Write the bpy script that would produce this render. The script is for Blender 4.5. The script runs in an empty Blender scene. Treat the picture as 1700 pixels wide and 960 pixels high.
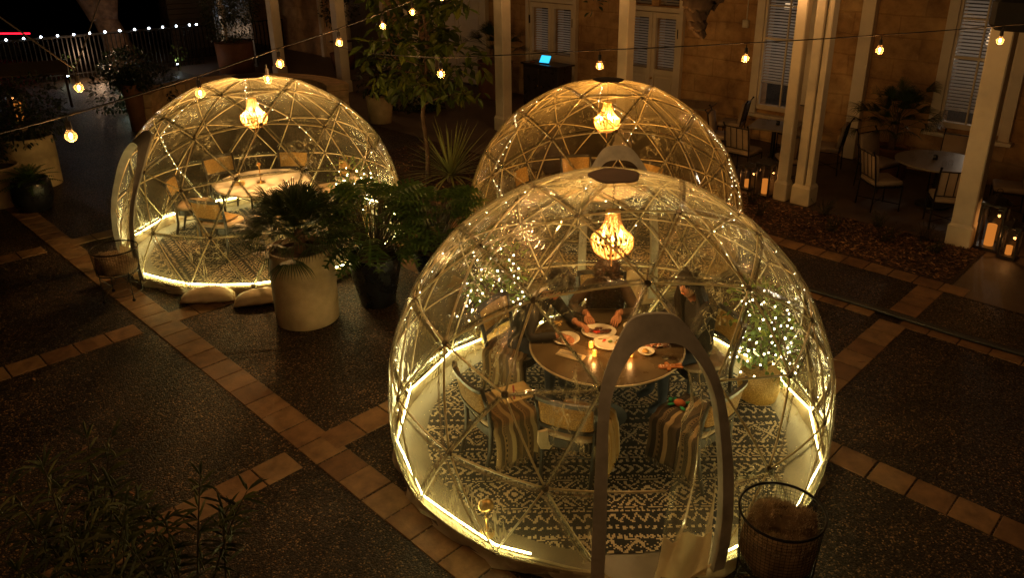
import bpy, bmesh, math, random, itertools
from mathutils import Vector, Matrix
random.seed(7)
R = math.radians
scene = bpy.context.scene
col = scene.collection
PI = math.pi
V = Vector
GA_X, GA_Y = .734, .679          # the paving grid is turned against the view
GROT = -math.atan2(GA_Y, GA_X)   # direction of the paving's a axis

def ab(a, b, z=0.0):
    return V((GA_X*a + GA_Y*b, -GA_Y*a + GA_X*b, z))

# ------------------------------------------------------------------ helpers
def tag(o, label=None, cat=None, group=None, kind=None):
    if label: o['label'] = label
    if cat: o['category'] = cat
    if group: o['group'] = group
    if kind: o['kind'] = kind
    return o

def empty(name, loc=(0, 0, 0), rz=0.0, label=None, cat=None, group=None):
    o = bpy.data.objects.new(name, None)
    o.empty_display_size = .1
    o.location = loc; o.rotation_euler = (0, 0, rz)
    col.objects.link(o)
    return tag(o, label, cat, group)

def copy_tree(o, parent=None):
    c = o.copy(); col.objects.link(c)
    if parent is not None: c.parent = parent
    for ch in list(o.children): copy_tree(ch, c)
    return c

def place_copy(o, loc, rz, label, group=None):
    c = copy_tree(o); c.location = loc; c.rotation_euler = (0, 0, rz)
    c['label'] = label
    if group: c['group'] = group
    return c

class MB:
    """collects shapes and links them as ONE mesh object"""
    def __init__(s): s.v = []; s.f = []; s.m = []; s.mi = 0; s.xf = None
    def add(s, vs, fs):
        n = len(s.v)
        if s.xf is not None: vs = [s.xf @ V(p) for p in vs]
        s.v += [tuple(p) for p in vs]
        s.f += [tuple(i+n for i in f) for f in fs]
        s.m += [s.mi]*len(fs)
        return s
    def box(s, c, size, rz=0.0, taper=1.0, bev=0.0):
        x, y, z = size[0]/2, size[1]/2, size[2]/2
        M = Matrix.Translation(V(c)) @ Matrix.Rotation(rz, 4, 'Z')
        if bev <= 0:
            vs = [M @ V((sx*x*(taper if sz > 0 else 1), sy*y*(taper if sz > 0 else 1), sz*z)) for sz in (-1, 1) for sy in (-1, 1) for sx in (-1, 1)]
            return s.add(vs, [(0, 2, 3, 1), (4, 5, 7, 6), (0, 1, 5, 4), (2, 6, 7, 3), (0, 4, 6, 2), (1, 3, 7, 5)])
        b = min(bev, x*.45, y*.45, z*.45)
        rings = []
        for zz, k in ((-z, b), (-z+b, 0), (z-b, 0), (z, b)):
            t = taper if zz > 0 else 1
            X, Y = (x-k)*t, (y-k)*t
            rings.append([(X, Y-b, zz), (X-b, Y, zz), (-X+b, Y, zz), (-X, Y-b, zz), (-X, -Y+b, zz), (-X+b, -Y, zz), (X-b, -Y, zz), (X, -Y+b, zz)])
        vs = [M @ V(p) for r in rings for p in r]
        fs = [tuple(range(7, -1, -1)), tuple(range(24, 32))]
        for k in range(3):
            for i in range(8):
                j = (i+1) % 8
                fs.append((k*8+i, k*8+j, k*8+8+j, k*8+8+i))
        return s.add(vs, fs)
    def tube(s, pts, r, n=6, cap=True, closed=False):
        pts = [V(p) for p in pts]; m = len(pts)
        if m < 2: return s
        rs = r if isinstance(r, (list, tuple)) else [r]*m
        vs = []; prev = None
        for i, p in enumerate(pts):
            if closed: d = pts[(i+1) % m]-pts[i-1]
            else: d = pts[min(i+1, m-1)]-pts[max(i-1, 0)]
            if d.length < 1e-9: d = V((0, 0, 1))
            d.normalize()
            if prev is None:
                u = d.orthogonal().normalized()
            else:
                u = prev-d*prev.dot(d)
                u = u.normalized() if u.length > 1e-6 else d.orthogonal().normalized()
            prev = u; w = d.cross(u)
            for k in range(n):
                a = 2*PI*k/n
                vs.append(p+(u*math.cos(a)+w*math.sin(a))*rs[i])
        fs = []
        for i in range(m if closed else m-1):
            j = (i+1) % m
            for k in range(n):
                l = (k+1) % n
                fs.append((i*n+k, i*n+l, j*n+l, j*n+k))
        if cap and not closed:
            fs.append(tuple(range(n-1, -1, -1))); fs.append(tuple((m-1)*n+k for k in range(n)))
        return s.add(vs, fs)
    def lathe(s, prof, c=(0, 0, 0), n=24, sx=1.0, sy=1.0, wob=0.0):
        vs = []; fs = []
        for r, z in prof:
            for k in range(n):
                a = 2*PI*k/n
                q = 1+(random.uniform(-wob, wob) if wob else 0)
                vs.append((c[0]+r*sx*q*math.cos(a), c[1]+r*sy*q*math.sin(a), c[2]+z))
        for i in range(len(prof)-1):
            for k in range(n):
                l = (k+1) % n
                fs.append((i*n+k, i*n+l, (i+1)*n+l, (i+1)*n+k))
        if prof[0][0] > 1e-6: fs.append(tuple(range(n-1, -1, -1)))
        if prof[-1][0] > 1e-6: fs.append(tuple((len(prof)-1)*n+k for k in range(n)))
        return s.add(vs, fs)
    def ball(s, c, r, n=8, m=6, sc=(1, 1, 1)):
        c = V(c); vs = [c+V((0, 0, -r*sc[2]))]; fs = []
        for i in range(1, m):
            t = PI*i/m
            for k in range(n):
                a = 2*PI*k/n
                vs.append(c+V((r*sc[0]*math.sin(t)*math.cos(a), r*sc[1]*math.sin(t)*math.sin(a), -r*sc[2]*math.cos(t))))
        vs.append(c+V((0, 0, r*sc[2])))
        for k in range(n):
            l = (k+1) % n
            fs.append((0, 1+l, 1+k))
            for i in range(m-2):
                fs.append((1+i*n+k, 1+i*n+l, 1+(i+1)*n+l, 1+(i+1)*n+k))
            fs.append((1+(m-2)*n+k, 1+(m-2)*n+l, len(vs)-1))
        return s.add(vs, fs)
    def strip(s, left, right):
        n = len(left)
        return s.add(list(left)+list(right), [(i, i+1, n+i+1, n+i) for i in range(n-1)])
    def ribbon(s, pts, width_dir, w):
        pts = [V(p) for p in pts]; d = V(width_dir).normalized()
        ws = w if isinstance(w, (list, tuple)) else [w]*len(pts)
        return s.strip([p+d*q/2 for p, q in zip(pts, ws)], [p-d*q/2 for p, q in zip(pts, ws)])
    def build(s, name, mat, parent=None, smooth=False, loc=None, rz=None, solid=0.0):
        me = bpy.data.meshes.new(name)
        me.from_pydata(s.v, [], s.f)
        mats = mat if isinstance(mat, (list, tuple)) else [mat]
        for m in mats: me.materials.append(m)
        if len(mats) > 1: me.polygons.foreach_set('material_index', s.m)
        if smooth: me.polygons.foreach_set('use_smooth', [True]*len(s.f))
        me.update()
        o = bpy.data.objects.new(name, me); col.objects.link(o)
        if parent is not None: o.parent = parent
        if loc is not None: o.location = loc
        if rz is not None: o.rotation_euler = (0, 0, rz)
        if solid:
            md = o.modifiers.new('s', 'SOLIDIFY'); md.thickness = solid; md.offset = 0
        return o

def arc(c, r, a0, a1, n, z=0.0):
    return [V((c[0]+r*math.cos(a0+(a1-a0)*i/n), c[1]+r*math.sin(a0+(a1-a0)*i/n), z)) for i in range(n+1)]

def bez(p0, p1, p2, n=8):
    p0, p1, p2 = V(p0), V(p1), V(p2)
    return [p0*(1-t)**2+p1*2*t*(1-t)+p2*t*t for t in (i/n for i in range(n+1))]

# ---------------------------------------------------------------- materials
class NT:
    def __init__(s, name):
        s.mat = bpy.data.materials.new(name); s.mat.use_nodes = True
        s.t = s.mat.node_tree; s.t.nodes.clear()
        s.out = s.t.nodes.new('ShaderNodeOutputMaterial')
    def n(s, typ, **kw):
        nd = s.t.nodes.new(typ)
        for k, v in kw.items():
            if k.startswith('i_'):
                key = k[2:].replace('_', ' ')
                key = int(key) if key.isdigit() else key
                nd.inputs[key].default_value = v
            else: setattr(nd, k, v)
        return nd
    def l(s, a, b): s.t.links.new(a, b)
    def coord(s, scale=(1, 1, 1), kind='Object', rot=(0, 0, 0)):
        tc = s.n('ShaderNodeTexCoord'); mp = s.n('ShaderNodeMapping')
        mp.inputs['Scale'].default_value = scale; mp.inputs['Rotation'].default_value = rot
        s.l(tc.outputs[kind], mp.inputs[0]); return mp.outputs[0]
    def noise(s, vec, scale, detail=4, rough=.55):
        nd = s.n('ShaderNodeTexNoise'); nd.inputs['Scale'].default_value = scale
        nd.inputs['Detail'].default_value = detail; nd.inputs['Roughness'].default_value = rough
        s.l(vec, nd.inputs['Vector']); return nd.outputs[0]
    def ramp(s, fac, stops):
        nd = s.n('ShaderNodeValToRGB'); e = nd.color_ramp.elements
        e[0].position, e[0].color = stops[0][0], (*stops[0][1], 1)
        e[1].position, e[1].color = stops[-1][0], (*stops[-1][1], 1)
        for p, c in stops[1:-1]:
            k = e.new(p); k.color = (*c, 1)
        s.l(fac, nd.inputs[0]); return nd.outputs[0]
    def mixc(s, fac, a, b, typ='MIX'):
        nd = s.n('ShaderNodeMix'); nd.data_type = 'RGBA'; nd.blend_type = typ
        for sock, val in ((nd.inputs[0], fac), (nd.inputs[6], a), (nd.inputs[7], b)):
            if hasattr(val, 'links'): s.l(val, sock)
            else: sock.default_value = val if not isinstance(val, tuple) else (*val, 1)
        return nd.outputs[2]
    def math(s, op, a, b=None, c=None):
        nd = s.n('ShaderNodeMath'); nd.operation = op
        for i, v in enumerate((a, b, c)):
            if v is None: continue
            if hasattr(v, 'links'): s.l(v, nd.inputs[i])
            else: nd.inputs[i].default_value = v
        return nd.outputs[0]
    def bump(s, h, strength=.3, dist=.01):
        nd = s.n('ShaderNodeBump'); nd.inputs['Strength'].default_value = strength
        nd.inputs['Distance'].default_value = dist; s.l(h, nd.inputs['Height']); return nd.outputs[0]
    def schlick(s, f0=.04, normal=None, gain=1.0):
        lw = s.n('ShaderNodeLayerWeight'); lw.inputs[0].default_value = .5
        if normal is not None: s.l(normal, lw.inputs['Normal'])
        return s.math('MINIMUM', s.math('MULTIPLY', s.math('MULTIPLY_ADD', s.math('POWER', lw.outputs['Facing'], 5.0), 1-f0, f0), gain), 1.0)
    def pbsdf(s, color, rough=.6, metal=0.0, normal=None, **kw):
        nd = s.n('ShaderNodeBsdfPrincipled')
        for k, v in (('Base Color', color), ('Roughness', rough), ('Metallic', metal)):
            if hasattr(v, 'links'): s.l(v, nd.inputs[k])
            else: nd.inputs[k].default_value = (*v, 1) if isinstance(v, tuple) else v
        for k, v in kw.items(): nd.inputs[k.replace('_', ' ')].default_value = v
        if normal is not None: s.l(normal, nd.inputs['Normal'])
        s.l(nd.outputs[0], s.out.inputs[0]); return nd

def plain(name, c, rough=.6, metal=0.0, var=.25, scale=8, bump=0.15, bscale=None, **kw):
    t = NT(name); v = t.coord()
    nz = t.noise(v, scale, 5)
    dark = tuple(x*(1-var) for x in c); lite = tuple(min(1, x*(1+var)) for x in c)
    cc = t.ramp(nz, [(.3, dark), (.7, lite)])
    nb = t.bump(t.noise(v, bscale or scale*5, 3), bump, .004) if bump else None
    rr = t.math('MULTIPLY_ADD', nz, .25, rough-.12)
    t.pbsdf(cc, rr, metal, nb, **kw)
    return t.mat

def emit(name, c, strength, sample=True):
    t = NT(name); e = t.n('ShaderNodeEmission')
    e.inputs[0].default_value = (*c, 1); e.inputs[1].default_value = strength
    t.l(e.outputs[0], t.out.inputs[0])
    if not sample: t.mat.cycles.emission_sampling = 'NONE'
    return t.mat

def leafmat(name, c, var=.5, trans=.35, rough=.4):
    t = NT(name)
    g = t.n('ShaderNodeNewGeometry')
    cc = t.ramp(g.outputs['Random Per Island'], [(0, tuple(x*(1-var) for x in c)), (.6, c), (1, (c[0]*1.7, c[1]*1.35, c[2]*.9))])
    p = t.pbsdf(cc, rough)
    tr = t.n('ShaderNodeBsdfTranslucent'); t.l(cc, tr.inputs[0])
    mx = t.n('ShaderNodeMixShader'); mx.inputs[0].default_value = trans
    t.l(p.outputs[0], mx.inputs[1]); t.l(tr.outputs[0], mx.inputs[2]); t.l(mx.outputs[0], t.out.inputs[0])
    return t.mat

def add_light(name, loc, energy, color, r, parent=None):
    L = bpy.data.lights.new(name, 'POINT'); L.energy = energy; L.color = color; L.shadow_soft_size = r
    o = bpy.data.objects.new(name, L); o.location = loc; col.objects.link(o)
    if parent is not None: o.parent = parent
    return o

M = {}
# aggregate paving: dark pebbles set in dark mortar
t = NT('aggregate'); v = t.coord()
vo = t.n('ShaderNodeTexVoronoi'); vo.inputs['Scale'].default_value = 85; t.l(v, vo.inputs[0])
hs = t.n('ShaderNodeSeparateColor'); t.l(vo.outputs['Color'], hs.inputs[0])
c1 = t.ramp(hs.outputs[0], [(0, (.009, .0055, .003)), (.6, (.028, .018, .01)), (.86, (.085, .053, .028)), (1, (.42, .27, .13))])
big = t.ramp(t.noise(v, 1.1, 6, .65), [(.32, (.35, .35, .35)), (.5, (.85, .83, .8)), (.68, (1.35, 1.25, 1.15))])
c2 = t.mixc(1.0, c1, big, 'MULTIPLY')
edge = t.ramp(vo.outputs['Distance'], [(.25, (1, 1, 1)), (.62, (.45, .45, .45))])
c3 = t.mixc(1.0, c2, edge, 'MULTIPLY')
b = t.bump(t.math('SUBTRACT', 1.0, vo.outputs['Distance']), .6, .008)
t.pbsdf(c3, t.math('MULTIPLY_ADD', hs.outputs[1], .5, .32), 0, b, Specular_IOR_Level=.35)
M['agg'] = t.mat
# terracotta pavers, each its own tone
t = NT('paver'); v = t.coord(); g = t.n('ShaderNodeNewGeometry')
base = t.ramp(g.outputs['Random Per Island'], [(0, (.15, .078, .036)), (.35, (.21, .115, .054)), (.6, (.26, .15, .07)), (.85, (.23, .14, .068)), (1, (.28, .18, .09))])
st = t.ramp(t.noise(v, 7, 7, .7), [(.32, (.5, .47, .44)), (.62, (1.1, 1.1, 1.1))])
cc = t.mixc(1.0, base, st, 'MULTIPLY')
t.pbsdf(cc, t.math('MULTIPLY_ADD', t.noise(v, 14), .4, .35), 0, t.bump(t.noise(v, 45, 6), .35, .006))
M['paver'] = t.mat
# limestone / stucco wall
t = NT('stucco'); v = t.coord()
n1 = t.noise(v, .9, 7, .6); n2 = t.noise(v, 4.5, 8, .7)
c1 = t.ramp(n1, [(.35, (.34, .2, .085)), (.5, (.5, .31, .14)), (.65, (.6, .41, .2))])
c2 = t.ramp(n2, [(.3, (.6, .55, .5)), (.55, (1, 1, 1)), (.75, (1.2, 1.15, 1.05))])
br = t.n('ShaderNodeTexBrick'); br.inputs['Scale'].default_value = 1.0
mp = t.coord(rot=(PI/2, 0, 0)); wob = t.n('ShaderNodeMix'); wob.data_type = 'VECTOR'; wob.inputs[0].default_value = .06
nv = t.n('ShaderNodeTexNoise'); nv.inputs['Scale'].default_value = 2.2; t.l(v, nv.inputs['Vector']); t.l(mp, wob.inputs[4]); t.l(nv.outputs['Color'], wob.inputs[5]); t.l(wob.outputs[1], br.inputs[0])
for k, vv in (('Color1', (1, 1, 1, 1)), ('Color2', (.78, .74, .68, 1)), ('Mortar', (.7, .66, .6, 1)), ('Mortar Size', .018), ('Mortar Smooth', .6), ('Brick Width', .78), ('Row Height', .36)): br.inputs[k].default_value = vv
cc = t.mixc(.85, t.mixc(1.0, c1, c2, 'MULTIPLY'), br.outputs[0], 'MULTIPLY')
t.pbsdf(cc, .85, 0, t.bump(t.math('ADD', n2, t.math('MULTIPLY', br.outputs['Fac'], -.5)), .5, .03))
M['stucco'] = t.mat
M['bench_stone'] = plain('bench_stone', (.55, .37, .2), .8, var=.3, scale=5, bump=.5)
M['concrete'] = plain('concrete', (.1, .07, .048), .55, var=.35, scale=2.2, bump=.3, bscale=60)
M['soil'] = plain('soil', (.06, .035, .022), .95, var=.5, scale=20, bump=.8)
t = NT('mulch_chip'); g = t.n('ShaderNodeNewGeometry')
t.pbsdf(t.ramp(g.outputs['Random Per Island'], [(0, (.05, .025, .014)), (.6, (.14, .065, .032)), (.9, (.28, .14, .07)), (1, (.42, .25, .13))]), .7)
M['chip'] = t.mat
M['white_paint'] = plain('white_paint', (.66, .58, .46), .45, var=.08, scale=3, bump=.12, bscale=40)
M['post_paint'] = plain('post_paint', (.72, .64, .5), .45, var=.1, scale=4, bump=.15, bscale=30)
M['siding'] = plain('siding', (.11, .085, .06), .6, var=.15, scale=3, bump=0)
M['black_metal'] = plain('black_metal', (.018, .016, .015), .4, .6, var=.3)
M['rail_metal'] = plain('rail_metal', (.03, .028, .025), .35, .7, var=.3)
M['dark_wood'] = plain('dark_wood', (.035, .028, .024), .3, var=.35, scale=6)
M['grey_wood'] = plain('grey_wood', (.022, .02, .018), .35, var=.3, scale=8)
M['black_matte'] = plain('black_matte', (.015, .013, .012), .85, bump=0)
M['cushion'] = plain('cushion', (.3, .23, .17), .85, var=.12, scale=5, bump=.4, bscale=160)
M['seat_pad'] = plain('seat_pad', (.55, .42, .28), .8, var=.12, scale=6, bump=.4, bscale=140)
M['pot_beige'] = plain('pot_beige', (.47, .355, .2), .75, var=.34, scale=3.2, bump=.5, bscale=70)
M['pot_terracotta'] = plain('pot_terracotta', (.14, .06, .03), .75, var=.25, scale=5, bump=.3)
M['pot_dark'] = plain('pot_dark', (.012, .013, .016), .28, var=.4, scale=6, bump=.25)
M['bark'] = plain('bark', (.16, .1, .06), .9, var=.5, scale=7, bump=1.0, bscale=16)
M['bark_dark'] = plain('bark_dark', (.1, .06, .035), .9, var=.5, scale=6, bump=1.0, bscale=18)
M['stem'] = plain('stem', (.06, .05, .025), .7, var=.4)
M['leaf_tree'] = leafmat('leaf_tree', (.1, .14, .022), .5, .4)
M['leaf_phil'] = leafmat('leaf_phil', (.065, .13, .03), .5, .3, .3)
M['leaf_dark'] = leafmat('leaf_dark', (.025, .04, .018), .5, .25)
M['leaf_palm'] = leafmat('leaf_palm', (.035, .06, .018), .5, .2)
M['leaf_ficus'] = leafmat('leaf_ficus', (.16, .25, .06), .5, .45)
M['leaf_yucca'] = leafmat('leaf_yucca', (.28, .3, .1), .5, .3)
M['leaf_lance'] = leafmat('leaf_lance', (.06, .08, .028), .6, .35)
M['strut'] = plain('strut', (.8, .68, .42), .25, .1, var=.1, bump=0)
M['hub'] = plain('hub', (.12, .09, .06), .35, .4, var=.2, bump=0)
M['cap_fabric'] = plain('cap_fabric', (.06, .038, .024), .85, var=.2, scale=10, bump=.3, bscale=200)
M['door_fabric'] = plain('door_fabric', (.5, .49, .42), .8, var=.2, scale=9, bump=.4, bscale=120)
M['skirt'] = plain('skirt', (.62, .52, .38), .55, var=.18, scale=6, bump=.5, bscale=14)
t = NT('skirt_sheet'); v = t.coord(); nb = t.bump(t.noise(v, 9, 4), .6, .02)
p = t.pbsdf(t.ramp(t.noise(v, 6, 5), [(.3, (.42, .34, .22)), (.7, (.66, .56, .4))]), .5, 0, nb); tl = t.n('ShaderNodeBsdfTranslucent'); tl.inputs[0].default_value = (.75, .62, .4, 1)
mx = t.n('ShaderNodeMixShader'); mx.inputs[0].default_value = .45; t.l(p.outputs[0], mx.inputs[1]); t.l(tl.outputs[0], mx.inputs[2]); t.l(mx.outputs[0], t.out.inputs[0]); M['skirt'] = t.mat
M['valance'] = plain('valance_sheet', (.34, .28, .18), .6, var=.3, scale=5, bump=.5, bscale=14)
M['floor_sheet'] = plain('floor_sheet', (.13, .105, .068), .5, var=.25, scale=4, bump=.35, bscale=12)
M['canvas_bag'] = plain('canvas_bag', (.6, .47, .3), .7, var=.15, scale=8, bump=.6, bscale=30)
M['brass'] = plain('brass', (.6, .38, .12), .28, .9, var=.1, bump=0)
M['table_stone'] = plain('table_stone', (.1, .068, .034), .28, var=.22, scale=3.5, bump=.08, bscale=60)
M['table_white'] = plain('table_white', (.72, .66, .56), .35, var=.08, scale=4, bump=.05)
M['table_edge'] = plain('table_edge', (.55, .44, .28), .35, .3, var=.1, bump=0)
M['patio_table'] = plain('patio_table', (.2, .165, .125), .35, var=.2, scale=5, bump=.1)
M['china'] = plain('china', (.75, .68, .55), .2, var=.06, bump=0)
M['food_dark'] = plain('food_dark', (.1, .035, .015), .4, var=.6, scale=60, bump=.8)
M['food_gold'] = plain('food_gold', (.5, .3, .08), .5, var=.4, scale=60, bump=.8)
M['food_red'] = plain('food_red', (.5, .05, .02), .35, var=.4, scale=60, bump=.5)
M['food_green'] = plain('food_green', (.12, .2, .04), .5, var=.4, scale=60, bump=.5)
M['gingerbread'] = plain('gingerbread', (.42, .15, .04), .7, var=.2, scale=20)
M['icing'] = plain('icing', (.8, .76, .68), .5, bump=0)
M['toy_green'] = plain('toy_green', (.03, .3, .12), .8, bump=.3)
M['toy_orange'] = plain('toy_orange', (.5, .12, .03), .7, bump=.3)
M['skin'] = plain('skin', (.4, .17, .085), .5, var=.08, bump=.1, bscale=60)
M['hair_dark'] = plain('hair_dark', (.014, .007, .004), .6, var=.5, scale=30, bump=.6, bscale=60)
M['hair_brown'] = plain('hair_brown', (.06, .028, .013), .35, var=.5, scale=30, bump=.6, bscale=60)
M['cloth_dark'] = plain('cloth_dark', (.016, .013, .012), .85, var=.3, scale=14, bump=.6, bscale=24)
M['cloth_brown'] = plain('cloth_brown', (.09, .055, .03), .85, var=.35, scale=12, bump=.7, bscale=20)
M['cloth_blue'] = plain('cloth_blue', (.2, .3, .38), .8, var=.2, scale=10, bump=.5, bscale=25)
M['cloth_jeans'] = plain('cloth_jeans', (.04, .045, .06), .9, var=.3, scale=12)
M['fur'] = plain('fur', (.62, .5, .34), .95, var=.35, scale=14, bump=1.0, bscale=40)
M['cord'] = plain('cord', (.012, .01, .008), .85, bump=0)
M['hose'] = plain('hose', (.02, .018, .016), .45, bump=.2)
M['wax'] = emit('wax', (1, .3, .04), .3)
M['tile_red'] = emit('tail_light', (1, .01, .03), 1.6, sample=False)
M['glow_warm'] = emit('bulb_filament', (1, .55, .22), 40)
M['glow_candle'] = emit('candle_bulb', (1, .62, .25), 26)
M['flame'] = emit('flame', (1, .42, .08), 7)
M['led'] = emit('led_strip', (1, .85, .34), 33.0)
M['fairy'] = emit('fairy_bulb', (1, .9, .6), 26, sample=False)
M['fairy_cool'] = emit('fence_led', (.68, .82, 1), 26)
M['fence_led'] = emit('fence_led_bulb', (.7, .84, 1), 14, sample=False)
M['shade'] = emit('lamp_shade_glow', (1, .66, .36), .5, sample=False)
M['inner_wall'] = plain('inner_wall', (.1, .085, .07), .9, var=.3, scale=1, bump=0)
M['screen'] = emit('tablet_screen', (.03, .4, .75), 1.1)
M['window_lit'] = emit('window_lit', (1, .62, .3), .3)
M['votive'] = emit('votive_glow', (1, .3, .03), 3.6)

# clear glass used for bulbs, glasses
t = NT('clear_glass'); tr = t.n('ShaderNodeBsdfTransparent'); gl = t.n('ShaderNodeBsdfGlossy'); gl.inputs['Roughness'].default_value = .04
fr = t.schlick(); mx = t.n('ShaderNodeMixShader')
t.l(fr, mx.inputs[0]); t.l(tr.outputs[0], mx.inputs[1]); t.l(gl.outputs[0], mx.inputs[2]); t.l(mx.outputs[0], t.out.inputs[0])
M['glass'] = t.mat
t = NT('bulb_glass'); tr = t.n('ShaderNodeBsdfTransparent'); tr.inputs[0].default_value = (1, .86, .66, 1)
gl = t.n('ShaderNodeBsdfTranslucent'); gl.inputs[0].default_value = (1, .8, .5, 1)
lw = t.n('ShaderNodeLayerWeight'); lw.inputs[0].default_value = .3; mx = t.n('ShaderNodeMixShader')
t.l(t.math('MULTIPLY_ADD', lw.outputs['Facing'], .12, .015), mx.inputs[0]); t.l(tr.outputs[0], mx.inputs[1]); t.l(gl.outputs[0], mx.inputs[2]); t.l(mx.outputs[0], t.out.inputs[0])
M['bulb_glass'] = t.mat
t = NT('window_pane'); gl = t.n('ShaderNodeBsdfGlossy'); gl.inputs['Roughness'].default_value = .05; gl.inputs[0].default_value = (.8, .8, .8, 1)
tr = t.n('ShaderNodeBsdfTransparent'); mx = t.n('ShaderNodeMixShader')
t.l(t.schlick(.05), mx.inputs[0]); t.l(tr.outputs[0], mx.inputs[1]); t.l(gl.outputs[0], mx.inputs[2]); t.l(mx.outputs[0], t.out.inputs[0])
M['pane'] = t.mat
# the domes' clear PVC cover: see-through, glossy, creased, slightly milky
def film(name, milky, crease, tint=(.97, .95, .88)):
    t = NT(name)
    v1 = t.coord((1, 1, .16)); w1 = t.noise(v1, 6.5, 4, .55)
    v2 = t.coord((2.2, .35, .9), rot=(.5, .35, .6)); w2 = t.noise(v2, 7, 3, .5)
    v3 = t.coord((1, 1, 1)); w3 = t.noise(v3, 2.1, 3, .5)
    # a few long creases: thin ridges where the stretched noise crosses its middle
    r1 = t.math('MAXIMUM', t.math('SUBTRACT', 1.0, t.math('MULTIPLY', t.math('ABSOLUTE', t.math('SUBTRACT', w1, .5)), 42)), 0.0)
    r2 = t.math('MAXIMUM', t.math('SUBTRACT', 1.0, t.math('MULTIPLY', t.math('ABSOLUTE', t.math('SUBTRACT', w2, .47)), 60)), 0.0)
    cr = t.math('MULTIPLY', t.math('ADD', r1, r2), t.math('MINIMUM', t.math('MULTIPLY', t.math('MAXIMUM', t.math('SUBTRACT', w3, .5), 0.0), 9.0), 1.0))
    h = t.math('ADD', t.math('MULTIPLY', w1, .9), t.math('ADD', t.math('MULTIPLY', w2, .4), t.math('MULTIPLY', cr, .06)))
    nb = t.bump(h, crease, .05)
    tr = t.n('ShaderNodeBsdfTransparent'); tr.inputs[0].default_value = (*tint, 1)
    gl = t.n('ShaderNodeBsdfGlossy'); gl.inputs['Roughness'].default_value = .09; t.l(nb, gl.inputs['Normal'])
    df = t.n('ShaderNodeBsdfDiffuse'); df.inputs[0].default_value = (.82, .74, .48, 1); t.l(nb, df.inputs['Normal'])
    tl = t.n('ShaderNodeBsdfTranslucent'); tl.inputs[0].default_value = (.86, .77, .48, 1); t.l(nb, tl.inputs['Normal'])
    ds = t.n('ShaderNodeMixShader'); ds.inputs[0].default_value = .6; t.l(df.outputs[0], ds.inputs[1]); t.l(tl.outputs[0], ds.inputs[2])
    lw = t.n('ShaderNodeLayerWeight'); lw.inputs[0].default_value = .5
    f2 = t.math('POWER', lw.outputs['Facing'], 2.2)
    haze = t.math('ADD', t.math('MULTIPLY_ADD', f2, milky*4.6, milky*.13), t.math('MULTIPLY', cr, milky*3.5))
    sz = t.n('ShaderNodeSeparateXYZ'); t.l(t.coord(), sz.inputs[0])
    lowz = t.math('MAXIMUM', t.math('MULTIPLY_ADD', sz.outputs[2], -1.1, .95), 0.0)      # extra haze low down, painting in the light strip's glow
    haze = t.math('MULTIPLY', haze, t.math('ADD', 1.0, t.math('MULTIPLY', lowz, t.math('MULTIPLY', w3, 2.0))))
    haze = t.math('MINIMUM', haze, .6)
    m1 = t.n('ShaderNodeMixShader'); t.l(haze, m1.inputs[0]); t.l(tr.outputs[0], m1.inputs[1]); t.l(ds.outputs[0], m1.inputs[2])
    gf = t.math('MINIMUM', t.schlick(.07, nb, 1.15), .75)
    m2 = t.n('ShaderNodeMixShader'); t.l(gf, m2.inputs[0]); t.l(m1.outputs[0], m2.inputs[1]); t.l(gl.outputs[0], m2.inputs[2])
    t.l(m2.outputs[0], t.out.inputs[0])
    return t.mat
M['film'] = film('clear_cover', .12, .3)
M['flap'] = film('clear_flap', .3, 1.0)
# woven cane
t = NT('cane'); v = t.coord((1, 1, 1)); ck = t.n('ShaderNodeTexVoronoi'); ck.inputs['Scale'].default_value = 90; t.l(v, ck.inputs[0])
kc = t.ramp(ck.outputs['Distance'], [(.2, (.8, .58, .22)), (.6, (.45, .3, .1))]); p = t.pbsdf(kc, .6, 0, t.bump(ck.outputs['Distance'], .5, .004)); tl = t.n('ShaderNodeBsdfTranslucent'); t.l(kc, tl.inputs[0])
mx = t.n('ShaderNodeMixShader'); mx.inputs[0].default_value = .5; t.l(p.outputs[0], mx.inputs[1]); t.l(tl.outputs[0], mx.inputs[2]); t.l(mx.outputs[0], t.out.inputs[0])
M['cane'] = t.mat
# bead strings
t = NT('bead'); p = t.pbsdf((.8, .52, .24), .4); tl = t.n('ShaderNodeBsdfTranslucent'); tl.inputs[0].default_value = (1, .68, .34, 1)
mx = t.n('ShaderNodeMixShader'); mx.inputs[0].default_value = .55; t.l(p.outputs[0], mx.inputs[1]); t.l(tl.outputs[0], mx.inputs[2]); t.l(mx.outputs[0], t.out.inputs[0])
M['bead'] = t.mat
# striped throws
def throw(name, cols):
    t = NT(name); tc = t.n('ShaderNodeTexCoord'); sp = t.n('ShaderNodeSeparateXYZ'); t.l(tc.outputs['UV'], sp.inputs[0])
    u = t.math('FRACT', t.math('MULTIPLY', sp.outputs[0], 2.0))
    nd = t.n('ShaderNodeValToRGB'); nd.color_ramp.interpolation = 'CONSTANT'; e = nd.color_ramp.elements
    e[0].position = 0; e[0].color = (*cols[0], 1); e[1].position = 1/len(cols); e[1].color = (*cols[1], 1)
    for i in range(2, len(cols)):
        k = e.new(i/len(cols)); k.color = (*cols[i], 1)
    t.l(u, nd.inputs[0])
    dash = t.math('GREATER_THAN', t.math('FRACT', t.math('MULTIPLY', sp.outputs[1], 26)), .5)
    line = t.math('LESS_THAN', t.math('ABSOLUTE', t.math('SUBTRACT', u, .45)), .035)
    cc = t.mixc(t.math('MULTIPLY', dash, line), nd.outputs[0], (.03, .02, .012))
    t.pbsdf(cc, .95, 0, t.bump(t.math('FRACT', t.math('MULTIPLY', sp.outputs[0], 70)), .4, .004))
    return t.mat
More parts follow.
